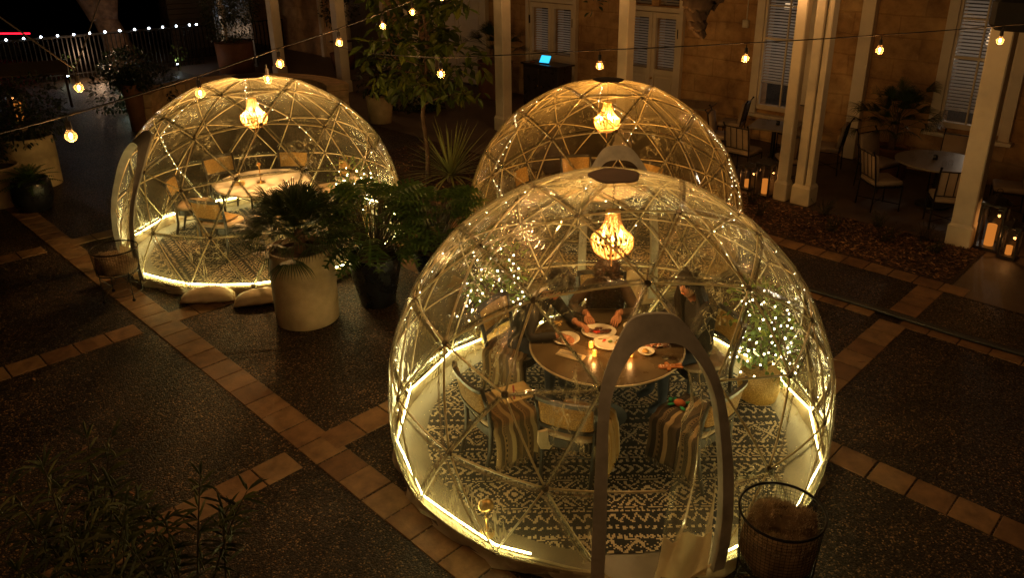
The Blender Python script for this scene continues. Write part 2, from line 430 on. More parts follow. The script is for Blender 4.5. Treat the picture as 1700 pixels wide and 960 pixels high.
M['throw_a'] = throw('throw_tan', [(.2, .13, .06), (.09, .06, .03), (.28, .18, .08), (.16, .1, .05), (.36, .26, .13), (.12, .08, .04)])
M['throw_b'] = throw('throw_dark', [(.1, .07, .04), (.03, .022, .015), (.16, .11, .06), (.05, .035, .02), (.34, .24, .12), (.08, .055, .03)])
M['throw_c'] = throw('throw_ochre', [(.42, .25, .07), (.48, .33, .14), (.34, .2, .06), (.45, .3, .11), (.4, .24, .07), (.55, .43, .24)])
M['rug_black'] = plain('rug_black', (.012, .011, .011), .95, var=.3, scale=30, bump=.5, bscale=200)
M['rug_cream'] = plain('rug_cream', (.44, .35, .23), .95, var=.2, scale=30, bump=.5, bscale=200)
M['hide'] = plain('sheep_hide', (.26, .18, .1), .95, var=.6, scale=9, bump=1.0, bscale=40)
M['napkin'] = plain('napkin', (.6, .48, .3), .85, bump=.4, bscale=60)
M['steel'] = plain('steel', (.5, .48, .44), .3, .9, bump=0)
M['dark_red'] = plain('dark_red', (.3, .03, .02), .6)
M['paper'] = plain('paper', (.6, .45, .2), .7)
M['car_paint'] = plain('car_paint', (.01, .01, .012), .2, .3, bump=0)
M['tyre'] = plain('tyre', (.015, .015, .015), .8)
M['plastic'] = plain('plastic_box', (.5, .45, .35), .5, bump=0)
M['blind'] = plain('blind', (.55, .5, .45), .5, var=.05, bump=0)
# ============================================================ THE SETTING
# ground
mb = MB(); mb.add([(-140, -20, 0), (120, -20, 0), (120, 160, 0), (-140, 160, 0)], [(0, 1, 2, 3)])
tag(mb.build('ground', M['agg']), kind='structure')
# bands of square pavers (grid coordinates a, b)
mb = MB(); rnd = random.Random(3)
def band_a(a0, a1, b0, b1, skip=()):       # runs along b
    b = b0
    while b < b1:
        L = .305
        if not any(s0 < b+L/2 < s1 for s0, s1 in skip):
            mb.box(((a0+a1)/2+rnd.uniform(-.004, .004), b+L/2, -.004+rnd.uniform(-.002, .002)), (a1-a0-.012, L-.012, .02), rnd.uniform(-.01, .01), bev=.004)
        b += L
def band_b(b0, b1, a0, a1, skip=()):       # runs along a
    a = a0
    while a < a1:
        L = .305
        if not any(s0 < a+L/2 < s1 for s0, s1 in skip):
            mb.box((a+L/2+rnd.uniform(-.004, .004), (b0+b1)/2, -.004+rnd.uniform(-.002, .002)), (L-.012, b1-b0-.012, .02), rnd.uniform(-.01, .01), bev=.004)
        a += L
band_b(2.455, 2.755, -20.1, 3)
band_b(5.35, 5.64, -11.3, 3.2, [(-5.25, -4.85), (-8.5, -8.1), (-2.56, -2.17)])
band_b(8.13, 8.42, -8.1, 3.2, [(-5.25, -4.85), (-2.56, -2.17)])
band_b(9.40, 9.68, -9.0, -2.22)
cs = [(2.42, 2.79), (5.3, 5.68), (8.1, 8.45)]
band_a(-5.2, -4.9, -1.9, 9.38, cs); band_a(-8.45, -8.15, -1.9, 9.38, cs[:2])
band_a(-2.52, -2.21, -1.9, 9.38, cs); band_a(-11.7, -11.4, -1.9, 6.4, cs[:2]); band_a(.2, .5, -1.9, 9.38, cs)
mb.m = []
o = mb.build('paving', M['paver'], rz=GROT); tag(o, kind='structure')
# veranda floor and the concrete walk beside the bed
mb = MB()
mb.add([(-32, 11.12, .004), (6, 11.12, .004), (6, 14.5, .004), (-32, 14.5, .004)], [(0, 1, 2, 3)])
mb.add([(-2.2, 9.4, .004), (6, 9.4, .004), (6, 11.12, .004), (-2.2, 11.12, .004)], [(0, 1, 2, 3)])
mb.add([(-32, 9.7, .003), (-9.0, 9.7, .003), (-9.0, 11.12, .003), (-32, 11.12, .003)], [(0, 1, 2, 3)])
tag(mb.build('veranda_floor', M['concrete'], rz=GROT), kind='structure')
# planting beds: soil then loose bark
mb = MB()
mb.add([(-9.0, 9.68, .008), (-2.22, 9.68, .008), (-2.22, 11.1, .008), (-9.0, 11.1, .008)], [(0, 1, 2, 3)])
mb.add([(-12.4, 6.4, .008), (-8.9, 7.2, .008), (-9.0, 9.68, .008), (-12.4, 9.68, .008)], [(0, 1, 2, 3)])
tag(mb.build('planting_bed', M['soil'], rz=GROT), kind='structure')
mb = MB(); rnd = random.Random(5)
def chips(n, a0, a1, b0, b1):
    for _ in range(n):
        a, b = rnd.uniform(a0, a1), rnd.uniform(b0, b1); l, w = rnd.uniform(.012, .04), rnd.uniform(.005, .013)
        Mx = Matrix.Translation((a, b, rnd.uniform(.012, .035))) @ Matrix.Rotation(rnd.uniform(0, 6.3), 4, 'Z') @ Matrix.Rotation(rnd.uniform(-.7, .7), 4, 'X') @ Matrix.Rotation(rnd.uniform(-.4, .4), 4, 'Y')
        mb.add([Mx @ V(p) for p in ((-l, -w, 0), (l*.8, -w*.7, 0), (l, w*.6, .004), (-l*.7, w, .003))], [(0, 1, 2, 3)])
chips(9000, -7.6, -2.26, 9.7, 11.08); chips(2500, -12.3, -9.1, 7.2, 9.6)
tag(mb.build('bark_mulch', M['chip'], rz=GROT), 'loose brown bark mulch covering the planting beds', 'mulch', kind='stuff')

# ------------------------------------------------ building with doors and windows
WB = 14.5
bld = empty('building', (0, 0, 0), GROT, 'ochre stone building with white french doors and blinded sash windows behind the patio', 'building')
OPEN = {}
mb = MB(); mb.box((-13.5, 12.9, 4.3), (39, 4.4, .16)); mb.box((-13.5, 11.2, 3.9), (39, .2, .5)); mb.build('roof', M['siding'], bld)
t = NT('blind_slat'); p = t.pbsdf((.7, .68, .66), .5); tl = t.n('ShaderNodeBsdfTranslucent'); tl.inputs[0].default_value = (.8, .8, .8, 1)
mx = t.n('ShaderNodeMixShader'); mx.inputs[0].default_value = .5; t.l(p.outputs[0], mx.inputs[1]); t.l(tl.outputs[0], mx.inputs[2]); t.l(mx.outputs[0], t.out.inputs[0]); M['blind'] = t.mat
def rect(mb, a0, a1, z0, z1, y, d): mb.box(((a0+a1)/2, y-d/2, (z0+z1)/2), (abs(a1-a0), d, z1-z0), bev=.006)
def slats(mb, a0, a1, z0, z1, y, step=.058, tilt=.62):
    z = z0
    while z < z1:
        mb.add([(a0, y, z), (a1, y, z), (a1, y-.05, z-.05*tilt), (a0, y-.05, z-.05*tilt)], [(0, 3, 2, 1)])
        z += step
def french_door(a0, a1, ztop, glass, lo=1.18, hi=2.3):
    mb = MB(); w = .1
    rect(mb, a0-w, a0, 0, 3.3, WB, .12); rect(mb, a1, a1+w, 0, 3.3, WB, .12); rect(mb, a0, a1, ztop+.02, ztop+.12, WB, .11); rect(mb, a0-w, a1+w, 3.3, 3.42, WB, .14)
    d = mb.build('french_door', M['white_paint'], bld)
    am = (a0+a1)/2
    for l, r_ in ((a0, am), (am, a1)):
        mb = MB(); g = .1
        rect(mb, l+.006, l+g, .02, ztop, WB, .075); rect(mb, r_-g, r_-.006, .02, ztop, WB, .075)
        rect(mb, l+g, r_-g, hi, ztop, WB, .07); rect(mb, l+g, r_-g, .02, .22, WB, .07); rect(mb, l+g, r_-g, lo-.12, lo, WB, .07)
        rect(mb, l+g, r_-g, .22, lo-.12, WB, .035); rect(mb, l+g+.05, r_-g-.05, .28, lo-.18, WB, .055)
        mb.build('leaf', M['white_paint'], d)
        mb = MB(); slats(mb, l+g+.005, r_-g-.005, lo+.03, hi, WB+.1); mb.build('blind', M['blind'], d)
        mb = MB(); mb.box(((l+r_)/2, WB-.01, (lo+hi)/2), (r_-l-2*g, .006, hi-lo)); mb.build('pane', M['pane'], d)
        OPEN[(l+g-.004, r_-g+.004)] = [(lo-.004, hi+.004), (ztop+.14, 3.25)]
        mb = MB(); mb.box((l+.02 if l == a0 else r_-.02, WB-.09, 2.0), (.03, .02, .2)); mb.build('hinge', M['black_metal'], d)
    mb = MB(); slats(mb, a0+.08, a1-.08, ztop+.2, 3.2, WB+.1); mb.build('transom_blind', M['blind'], d)
    mb = MB(); mb.ball((am+.07, WB-.12, .98), .03); mb.build('handle', M['brass'], d)
french_door(-14.16, -12.66, 2.42, None)
french_door(-11.05, -9.6, 2.42, None)
# closed panelled double door further along
mb = MB(); rect(mb, -18.1, -17.95, 0, 3.2, WB, .14); rect(mb, -15.95, -15.75, 0, 3.2, WB, .14); rect(mb, -17.95, -15.95, 2.5, 2.62, WB, .12)
d = mb.build('panel_door', M['white_paint'], bld)
for k in range(2):
    a0 = -17.94+k*1.0; mb = MB(); rect(mb, a0, a0+.98, .05, 2.5, WB, .06); rect(mb, a0+.14, a0+.84, .2, 1.0, WB, .075); rect(mb, a0+.14, a0+.84, 1.2, 2.3, WB, .075); mb.build('leaf', M['white_paint'], d)
mb = MB(); mb.box((-16.95, WB-.06, .025), (2.0, .12, .05)); mb.build('threshold', M['dark_wood'], d)
def sash(a0, a1, z0, zb, mull):
    w = .17; mb = MB()
    rect(mb, a0, a0+w, z0-.1, 3.4, WB, .1); rect(mb, a1-w, a1, z0-.1, 3.4, WB, .1); rect(mb, a0, a1, 3.4, 3.55, WB, .12); rect(mb, a0+w, a1-w, z0, z0+.1, WB, .07)
    i0, i1 = a0+w, a1-w
    rect(mb, i0, i0+.05, z0+.1, 3.4, WB, .06); rect(mb, i1-.05, i1, z0+.1, 3.4, WB, .06); rect(mb, i0+.05, i1-.05, 2.07, 2.12, WB, .06)
    for m_ in mull: rect(mb, m_-.015, m_+.015, z0+.1, 3.4, WB, .05)
    rect(mb, i0+.05, i1-.05, 2.72, 2.745, WB, .045)
    wn = mb.build('window', M['white_paint'], bld)
    mb = MB(); mb.box(((a0+a1)/2, WB-.09, z0-.12), (a1-a0+.12, .2, .07), bev=.01); mb.build('sill', M['white_paint'], wn)
    mb = MB(); slats(mb, i0+.03, i1-.03, zb+.05, 3.38, WB+.09); rect(mb, i0+.03, i1-.03, zb, zb+.035, WB+.07, .03); mb.build('blind', M['blind'], wn)
    mb = MB(); mb.box(((i0+i1)/2, WB-.012, (z0+3.4)/2), (i1-i0-.02, .006, 3.3-z0)); mb.build('pane', M['pane'], wn)
    OPEN[(i0+.02, i1-.02)] = [(z0+.05, 3.39)]
sash(-7.78, -6.5, .67, 1.2, (-7.1,))
sash(-4.22, -2.9, .88, 1.17, (-3.62,))
mb = MB(); rect(mb, -5.66, -5.42, .02, 3.6, WB, .16); mb.build('pilaster', M['white_paint'], bld)
mb = MB(); mb.tube([(-8.03, WB-.02, 3.8), (-8.03, WB-.02, 2.42)], .012); cd = mb.build('conduit', M['plastic'], bld)
mb = MB(); mb.box((-8.03, WB-.04, 2.34), (.13, .08, .16), bev=.012); bx = mb.build('socket_box', M['plastic'], cd)
for a in (-19.3, -20.6, -22.6, -24.2):
    mb = MB(); rect(mb, a, a+.16, 0, 3.6, WB, .12); mb.build('door_trim', M['white_paint'], bld)
mb = MB(); rect(mb, -22.4, -20.7, .05, 2.6, WB, .05); mb.build('siding_panel', M['siding'], bld)
mb = MB(); lo_ = -33.0
for (x0, x1) in sorted(OPEN):
    mb.box(((lo_+x0)/2, WB+.15, 2.1), (x0-lo_, .3, 4.2)); z_ = 0
    for (z0, z1) in OPEN[(x0, x1)]: mb.box(((x0+x1)/2, WB+.15, (z_+z0)/2), (x1-x0, .3, z0-z_)); z_ = z1
    mb.box(((x0+x1)/2, WB+.15, (z_+4.2)/2), (x1-x0, .3, 4.2-z_)); lo_ = x1
mb.box(((lo_+6)/2, WB+.15, 2.1), (6-lo_, .3, 4.2)); mb.build('wall', M['stucco'], bld)
mb = MB(); mb.box((-9, 18.6, 2.1), (20, .1, 4.2)); mb.box((-9, 16.7, .0), (20, 3.7, .05)); mb.box((-9, 16.7, 4.17), (20, 3.7, .05)); mb.box((-19, 16.7, 2.1), (.1, 3.7, 4.1)); mb.box((1, 16.7, 2.1), (.1, 3.7, 4.1))
mb.build('interior', M['inner_wall'], bld)
for (a, b, z, r_, h_) in ((-3.72, 16.3, 2.15, .3, .5), (-8.1, 16.4, 2.5, .1, .15), (-12.4, 16.3, 2.0, .12, .2), (-14.2, 17, 1.7, .09, .12), (-9.6, 16.8, 1.9, .1, .1), (-6.2, 17.4, 1.5, .08, .1)):
    mb = MB(); mb.lathe([(r_*.75, h_), (r_, 0), (r_*.98, 0), (r_*.73, h_)], (a, b, z), 20); mb.build('lamp_shade', M['shade'], bld)
for (a, b, z, e_) in ((-3.72, 16.3, 1.9, 12), (-7.2, 16.2, 1.5, 9), (-10.3, 16.2, .9, 4), (-13.4, 16.2, .9, 6)):
    add_light('room_light', ab(a, b, z), e_, (1, .8, .6), .1)
# end wing far beyond, clad in boards
mb = MB()
for k in range(24): mb.box((-29.2+k*.0007, 15.4, .1+k*.18), (.1, 8.0, .172), bev=.01)
tag(mb.build('far_wing', M['siding'], rz=GROT), 'brown board clad building wing closing the far end of the patio', 'building')

# veranda posts
def post(a, b, w, label, double=False):
    p = ab(a, b); o = empty('veranda_post', p, GROT, label, 'post', 'white posts along the veranda')
    mb = MB(); mb.box((0, 0, .15), (w+.05, w+.05, .3), bev=.012); mb.box((0, 0, .315), (w+.03, w+.03, .03), taper=.9)
    mb.build('plinth', M['post_paint'], o)
    mb = MB()
    if double:
        mb.box((-w*.22, 0, 2.0), (w*.54, w*.9, 3.36), bev=.01); mb.box((w*.3, w*.05, 2.0), (w*.36, w*.7, 3.36), bev=.008)
    else: mb.box((0, 0, 2.0), (w, w, 3.36), bev=.014)
    mb.build('shaft', M['post_paint'], o); return o
posts = [
 (-2.57, 11.2, .27, 'white square post by the two candle lanterns at the open end', False),
 (-5.31, 11.27, .17, 'slim white post of the close pair near the orange candle lanterns', False),
 (-4.97, 11.33, .26, 'grooved white post of the close pair, the wider one', True),
 (-8.72, 11.4, .22, 'white post rising behind the peak of the rear dome', False),
 (-11.98, 11.4, .26, 'white post between the tree and the host desk', False),
 (-15.1, 11.4, .26, 'white post half hidden by the leafy young tree', False),
 (-18.2, 11.4, .27, 'white post behind the end of the curved stone bench', False),
 (-21.6, 11.4, .27, 'white post beside the far iron railing', False),
 (-24.8, 11.4, .27, 'white post farthest off, beside the fence of lights', False)]
for a, b, w, l, dd in posts: post(a, b, w, l, dd)

# curved stone bench wall behind the smaller dome
mb = MB(); c = V((-7.2, 17.7, 0)); r0, r1 = 1.95, 2.42; n = 40
A = [R(22)+R(172)*i/n for i in range(n+1)]
for course in range(4):
    z0, z1 = course*.15, course*.15+.142
    for i in range(n):
        a0, a1 = A[i]+.004, A[i+1]-.004
        if course % 2: a0 += .02; a1 += .02
        e = .03 if course == 3 else 0
        ps = [(rr, aa) for rr in (r0-e, r1+e) for aa in (a0, a1)]
        vs = [(c.x+rr*math.cos(aa), c.y+rr*math.sin(aa), z) for z in (z0, z1) for rr, aa in ps]
        mb.add(vs, [(0, 2, 3, 1), (4, 5, 7, 6), (0, 1, 5, 4), (2, 6, 7, 3), (0, 4, 6, 2), (1, 3, 7, 5)])
tag(mb.build('stone_bench', M['bench_stone']), 'curved low wall of tan stone blocks behind the dome', 'bench')

# fence with lights on its rail, iron railing, trunks, far car
f = empty('metal_fence', (0, 0, 0), GROT, 'dark metal picket fence topped with a row of white lights', 'fence')
mb = MB(); mb.tube([(-25.2, -1, 1.2), (-25.6, 10.9, 1.2)], .03, 4); mb.tube([(-25.2, -1, .15), (-25.6, 10.9, .15)], .02, 4); mb.build('rail', M['rail_metal'], f)
pk = MB(); pk.box((0, 0, .6), (.025, .025, 1.18)); p0 = None
for i in range(99):
    b = -.9+i*.12; a = -25.2-.4*(b+1)/11.9
    if p0 is None: p0 = pk.build('picket', M['rail_metal'], f, loc=(a, b, 0))
    else:
        q = p0.copy(); q.location = (a, b, 0); q.parent = f; col.objects.link(q)
lt = MB(); lt.ball((0, 0, 0), .03, 6, 4); l0 = None
ls = empty('fence_lights', (0, 0, 0), GROT, 'string of cold white lights along the top of the picket fence', 'lights')
mb = MB(); mb.tube([(-25.15+.0, -1, 1.24), (-25.55, 10.9, 1.24)], .008, 4); mb.build('wire', M['cord'], ls)
for i in range(28):
    b = 2.6+i*.42; b = min(b, 10.8); a = -25.13-.4*(b+1)/11.9
    if l0 is None: l0 = lt.build('bulb', M['fence_led'], ls, loc=(a, b, 1.26))
    else:
        q = l0.copy(); q.location = (a, b, 1.26); q.parent = ls; col.objects.link(q)
    if i >= 20: break
rl = empty('iron_railing', (0, 0, 0), GROT, 'black iron railing at the far end of the patio', 'railing')
mb = MB(); mb.tube([(-26.5, 10.6, 1.1), (-26.5, 14.3, 1.1)], .03, 4); mb.tube([(-26.5, 10.6, .1), (-26.5, 14.3, .1)], .02, 4); mb.build('rail', M['black_metal'], rl)
k0 = None
for i in range(26):
    if k0 is None:
        mb = MB(); mb.box((0, 0, .6), (.025, .03, 1.0)); k0 = mb.build('baluster', M['black_metal'], rl, loc=(-26.5, 10.65+i*.145, 0))
    else:
        q = k0.copy(); q.location = (-26.5, 10.65+i*.145, 0); q.parent = rl; col.objects.link(q)
# dark glazed gate panels at the corner of the fence
g = empty('gate_panel', ab(-25.0, 11.2), GROT+.5, 'dark glazed gate leaf catching a glint of light beside the fence', 'gate')
mb = MB(); mb.box((0, 0, 1.25), (.06, .06, 2.5)); mb.box((1.3, 0, 1.25), (.06, .06, 2.5)); mb.box((.65, 0, 2.45), (1.3, .06, .06)); mb.box((.65, 0, .9), (1.3, .06, .06)); mb.box((.65, 0, .05), (1.3, .06, .06)); mb.build('frame', M['rail_metal'], g)
mb = MB(); mb.box((.65, 0, 1.68), (1.24, .02, 1.46)); mb.build('panel', M['pot_dark'], g)

def trunk(name, base, top, r, label, fork=None, cat='tree'):
    o = empty(name, base, 0, label, cat); b0 = V((0, 0, -.05)); d = V(top)-V(base)
    mb = MB(); pts = [b0+d*t+V((math.sin(t*5)*.06, math.cos(t*4)*.05, 0))*t for t in [i/9 for i in range(10)]]
    mb.tube(pts, [r*1.5, r*1.15]+[r*(1-.03*i) for i in range(8)], 14)
    o2 = mb.build('trunk', M['bark'], o, smooth=True)
    for k, (dx, dy, dz, rr) in enumerate(fork or []):
        mb = MB(); mb.tube(bez(pts[-3], pts[-1]+V((dx*.3, dy*.3, dz*.35)), pts[-1]+V((dx, dy, dz)), 8), [rr*1.25-rr*.06*i for i in range(9)], 10); mb.build('limb', M['bark'], o, smooth=True)
    return o
trunk('big_tree', (-13.75, 25.0, 0), (-14.35, 25.2, 2.0), .4, 'thick forked tree trunk standing in front of the lit fence', [(-1.5, 0, 2.0, .34), (1.3, .2, 2.4, .34)])
trunk('street_tree', (-15.1, 31.0, 0), (-14.9, 31.0, 4.5), .3, 'straight trunk standing just beyond the fence of lights', [(.8, 0, 2, .15)])
trunk('leaning_tree', (-13.5, 31.5, 0), (-11.3, 32.0, 4.4), .25, 'leaning trunk beyond the fence close to the straight one', [(.8, 0, 1.5, .15)])
add_light('trunk_fill_light', (-12.9, 22.2, .6), 34, (1, .62, .36), .15)  # added warm lamp with no fixture, brightens the big trunk
# parked car beyond the fence with a red tail light
cr = empty('parked_car', (-19.65, 26.9, 0), R(4), 'dark parked car beyond the fence showing a long red tail light', 'car')
mb = MB(); s_ = [(-2.2, .35), (-2.25, .8), (-1.9, .95), (-1.1, 1.4), (.6, 1.42), (1.3, 1.0), (2.15, .9), (2.25, .5), (2.1, .3)]
vs = [(x, y, z) for y in (-.88, .88) for x, z in s_]; k = len(s_)
mb.add(vs, [tuple(range(k)), tuple(range(2*k-1, k-1, -1))]+[(i, (i+1) % k, (i+1) % k+k, i+k) for i in range(k)]); mb.build('body', M['car_paint'], cr)
for x in (-1.4, 1.4):
    for y in (-.82, .82):
        mb = MB(); mb.tube([(x, y-.11, .33), (x, y+.11, .33)], .33, 18); mb.build('wheel', M['tyre'], cr)
mb = MB(); mb.box((1.3, -.9, .84), (1.8, .03, .05), bev=.01); mb.build('tail_light', M['tile_red'], cr)
# covered cable along the paving
mb = MB(); pts = [ab(-6.2+i*.45, 8.2+.012*i+.02*math.sin(i*1.1), .028) for i in range(22)]
mb.tube(pts, .028, 8); mb.tube([p+V((.05, .055, -.006)) for p in pts], .018, 6)
tag(mb.build('cable_run', M['hose'], smooth=True), 'pair of thick black cables lying along the tile band', 'cable')
# ============================================================ DOMES
RS, ZC = 1.836, .44
def icosa3():
    Vv = [(0, 0, 1)]; tt = math.atan(2); z = math.cos(tt); r = math.sin(tt)
    Vv += [(r*math.cos(2*PI*k/5), r*math.sin(2*PI*k/5), z) for k in range(5)]
    Vv += [(r*math.cos(2*PI*(k+.5)/5), r*math.sin(2*PI*(k+.5)/5), -z) for k in range(5)]
    Vv.append((0, 0, -1)); Vv = [V(p) for p in Vv]
    P, T = [], set()
    def idx(p):
        for i, q in enumerate(P):
            if (p-q).length < .01: return i
        P.append(p); return len(P)-1
    for a, b, c in itertools.combinations(range(12), 3):
        if all(abs((Vv[i]-Vv[j]).length-1.0515) < .01 for i, j in ((a, b), (b, c), (a, c))):
            g = {}
            for i in range(4):
                for j in range(4-i):
                    k = 3-i-j; g[(i, j)] = idx(((Vv[a]*i+Vv[b]*j+Vv[c]*k)/3).normalized())
            for i in range(3):
                for j in range(3-i):
                    T.add(tuple(sorted((g[(i, j)], g[(i+1, j)], g[(i, j+1)]))))
                    if j < 2-i: T.add(tuple(sorted((g[(i+1, j)], g[(i, j+1)], g[(i+1, j+1)]))))
    return P, T
P3, T3 = icosa3()
keep = [i for i, p in enumerate(P3) if math.degrees(math.acos(max(-1, min(1, p.z)))) < 101.5]
ks = set(keep)
FACES = [f for f in T3 if all(i in ks for i in f)]
EDGES = sorted({tuple(sorted(e)) for f in FACES for e in ((f[0], f[1]), (f[1], f[2]), (f[0], f[2]))})
DAZ = R(-36)                      # the door's azimuth in the dome's own frame
def S(p, k=.72, r=RS):            # a point between flat facet and sphere
    q = p.normalized(); return (q*(1-k)*p.length+q*k)*r+V((0, 0, ZC))
DOOR_OUT = [(-14.4, .05), (-14.2, 1.1), (-14.3, 1.38), (-12.6, 1.54), (-9.4, 1.68), (-6.2, 1.775), (6.2, 1.775), (9.4, 1.68), (12.6, 1.54), (14.3, 1.38), (14.2, 1.1), (14.4, .05)]
DOOR_IN = [(-11.6, .05), (-11.7, 1.0), (-12.0, 1.33), (-10.6, 1.47), (-8.2, 1.58), (-5.0, 1.655), (5.0, 1.655), (8.2, 1.58), (10.6, 1.47), (12.0, 1.33), (11.7, 1.0), (11.6, .05)]
def sp(azd, z, r=RS):
    h = z-ZC; rr = math.sqrt(max(r*r-h*h, .01)); a = DAZ+R(azd)
    return V((rr*math.cos(a), rr*math.sin(a), z))
def in_door(p):
    az = math.degrees(math.atan2(p.y, p.x)-DAZ); az = (az+180) % 360-180
    if abs(az) > 14 or p.z > 1.75: return False
    poly = [((a*.5+b*.5), (c*.5+d*.5)) for (a, c), (b, d) in zip(DOOR_OUT, DOOR_IN)]; poly = [(poly[0][0], -1)]+poly+[(poly[-1][0], -1)]
    x, y = az, p.z; ins = False; n = len(poly)
    for i in range(n):
        x1, y1 = poly[i]; x2, y2 = poly[(i+1) % n]
        if (y1 > y) != (y2 > y) and x < (x2-x1)*(y-y1)/(y2-y1)+x1: ins = not ins
    return ins
def edge_pts(i, j, r, n=8):
    return [S(P3[i].lerp(P3[j], t/n), .72, r) for t in range(n+1)]
# cover mesh
vs, fs, look = [], [], {}
def vid(p):
    k = (round(p.x, 4), round(p.y, 4), round(p.z, 4))
    if k not in look: look[k] = len(vs); vs.append(p)
    return look[k]
rndc = random.Random(11); N = 12
for f in FACES:
    a, b, c = (P3[i] for i in f)
    def q(i, j): return S((a*(N-i-j)+b*i+c*j)/N, .72, RS+.016)
    for i in range(N):
        for j in range(N-i):
            tri = [(i, j), (i+1, j), (i, j+1)]; ps = [q(*x) for x in tri]
            if not in_door(sum(ps, V())/3): fs.append(tuple(vid(p) for p in ps))
            if j < N-1-i:
                ps = [q(i+1, j), q(i+1, j+1), q(i, j+1)]
                if not in_door(sum(ps, V())/3): fs.append(tuple(vid(p) for p in ps))
cov = MB(); cov.v = [tuple(p) for p in vs]; cov.f = fs; cov.m = [0]*len(fs)

# rug pattern: (row length coordinate u, across coordinate w) -> cream?
BANDS = [(.05, 'dots'), (.015, 'gap'), (.06, 'zig'), (.02, 'gap'), (.03, 'tri'), (.02, 'line'), (.20, 'diamond'), (.02, 'line'), (.035, 'dash'), (.02, 'gap'), (.07, 'chev'), (.02, 'gap'), (.04, 'dots'), (.025, 'line'),
         (.055, 'arrow'), (.02, 'gap'), (.03, 'tri'), (.02, 'gap'), (.17, 'tribal'), (.02, 'line'), (.035, 'tri'), (.02, 'gap')]
BANDS = [(h*(1.45 if k in ('diamond', 'tribal', 'chev', 'zig', 'arrow', 'dots') else 1.15), k) for h, k in BANDS]
BT = sum(b[0] for b in BANDS)
def rug_on(u, w):
    u += .006*math.sin(w*41)+.004*math.sin(w*97+u*13); w += .005*math.sin(u*29)+.003*math.sin(u*83)
    y = w % BT; acc = 0
    for h, kind in BANDS:
        if y < acc+h: break
        acc += h
    t = (y-acc)/h
    def tri(x, p): q = (x/p) % 1; return 1-abs(2*q-1)
    hsh = math.sin(math.floor(u/.012)*12.9+math.floor(w/.012)*78.2)*43758.5; hsh -= math.floor(hsh)
    if hsh < .05: return False
    if kind == 'gap': return False
    if kind == 'line': return .3 < t < .75 and hsh > .12
    if kind == 'dots': return math.hypot(((u/.055) % 1-.5)*.055, (t-.5)*h) < .0165
    if kind == 'zig': return abs(t-tri(u, .09)) < .2
    if kind == 'tri': return t < tri(u, .04)*.95
    if kind == 'dash': return (u/.03) % 1 < .55 and .2 < t < .85
    if kind == 'chev':
        q = (u/.075+abs(t-.5)*1.3) % 1; return q < .42
    if kind == 'arrow':
        q = (u/.05-abs(t-.5)*1.1) % 1; return q < .45
    if kind == 'diamond':
        d = abs(tri(u, .26)-.0)*.5; m_ = abs(t-.5); k = m_+d
        s_ = math.floor(k*9+.15*math.sin(u*200)); q = (u/.022) % 1
        return (s_ % 2 == 0 and .02 < t < .98) and not (abs(k-.48) < .03)
    if kind == 'tribal':
        m_ = abs(t-.5)*2; q = tri(u, .2)
        return (abs(m_-q) < .13) or (abs(m_-q) > .3 and abs(m_-q) < .42 and (u/.024) % 1 < .6) or (m_ < .12 and q > .75)
    return False
rugmb = MB(); cell = .0125; nr = int(1.55/cell)+1; vmap = {}
def rv(i, j):
    k = (i, j)
    if k not in vmap: vmap[k] = len(rugmb.v); rugmb.v.append((i*cell, j*cell, 0))
    return vmap[k]
for i in range(-nr, nr):
    for j in range(-nr, nr):
        x, y = (i+.5)*cell, (j+.5)*cell
        if x*x+y*y < 1.55**2:
            rugmb.f.append((rv(i, j), rv(i+1, j), rv(i+1, j+1), rv(i, j+1))); rugmb.m.append(1 if rug_on(x, y) else 0)
rug_proto = None

base_ring = sorted([i for i in keep if math.degrees(math.acos(P3[i].z)) > 99], key=lambda i: math.atan2(P3[i].y, P3[i].x))
def ring_pt(az, r=1.809, z=.12):   # on the 15-sided base polygon
    return V((r*math.cos(az), r*math.sin(az), z))
raz = [math.atan2(P3[i].y, P3[i].x) for i in base_ring]

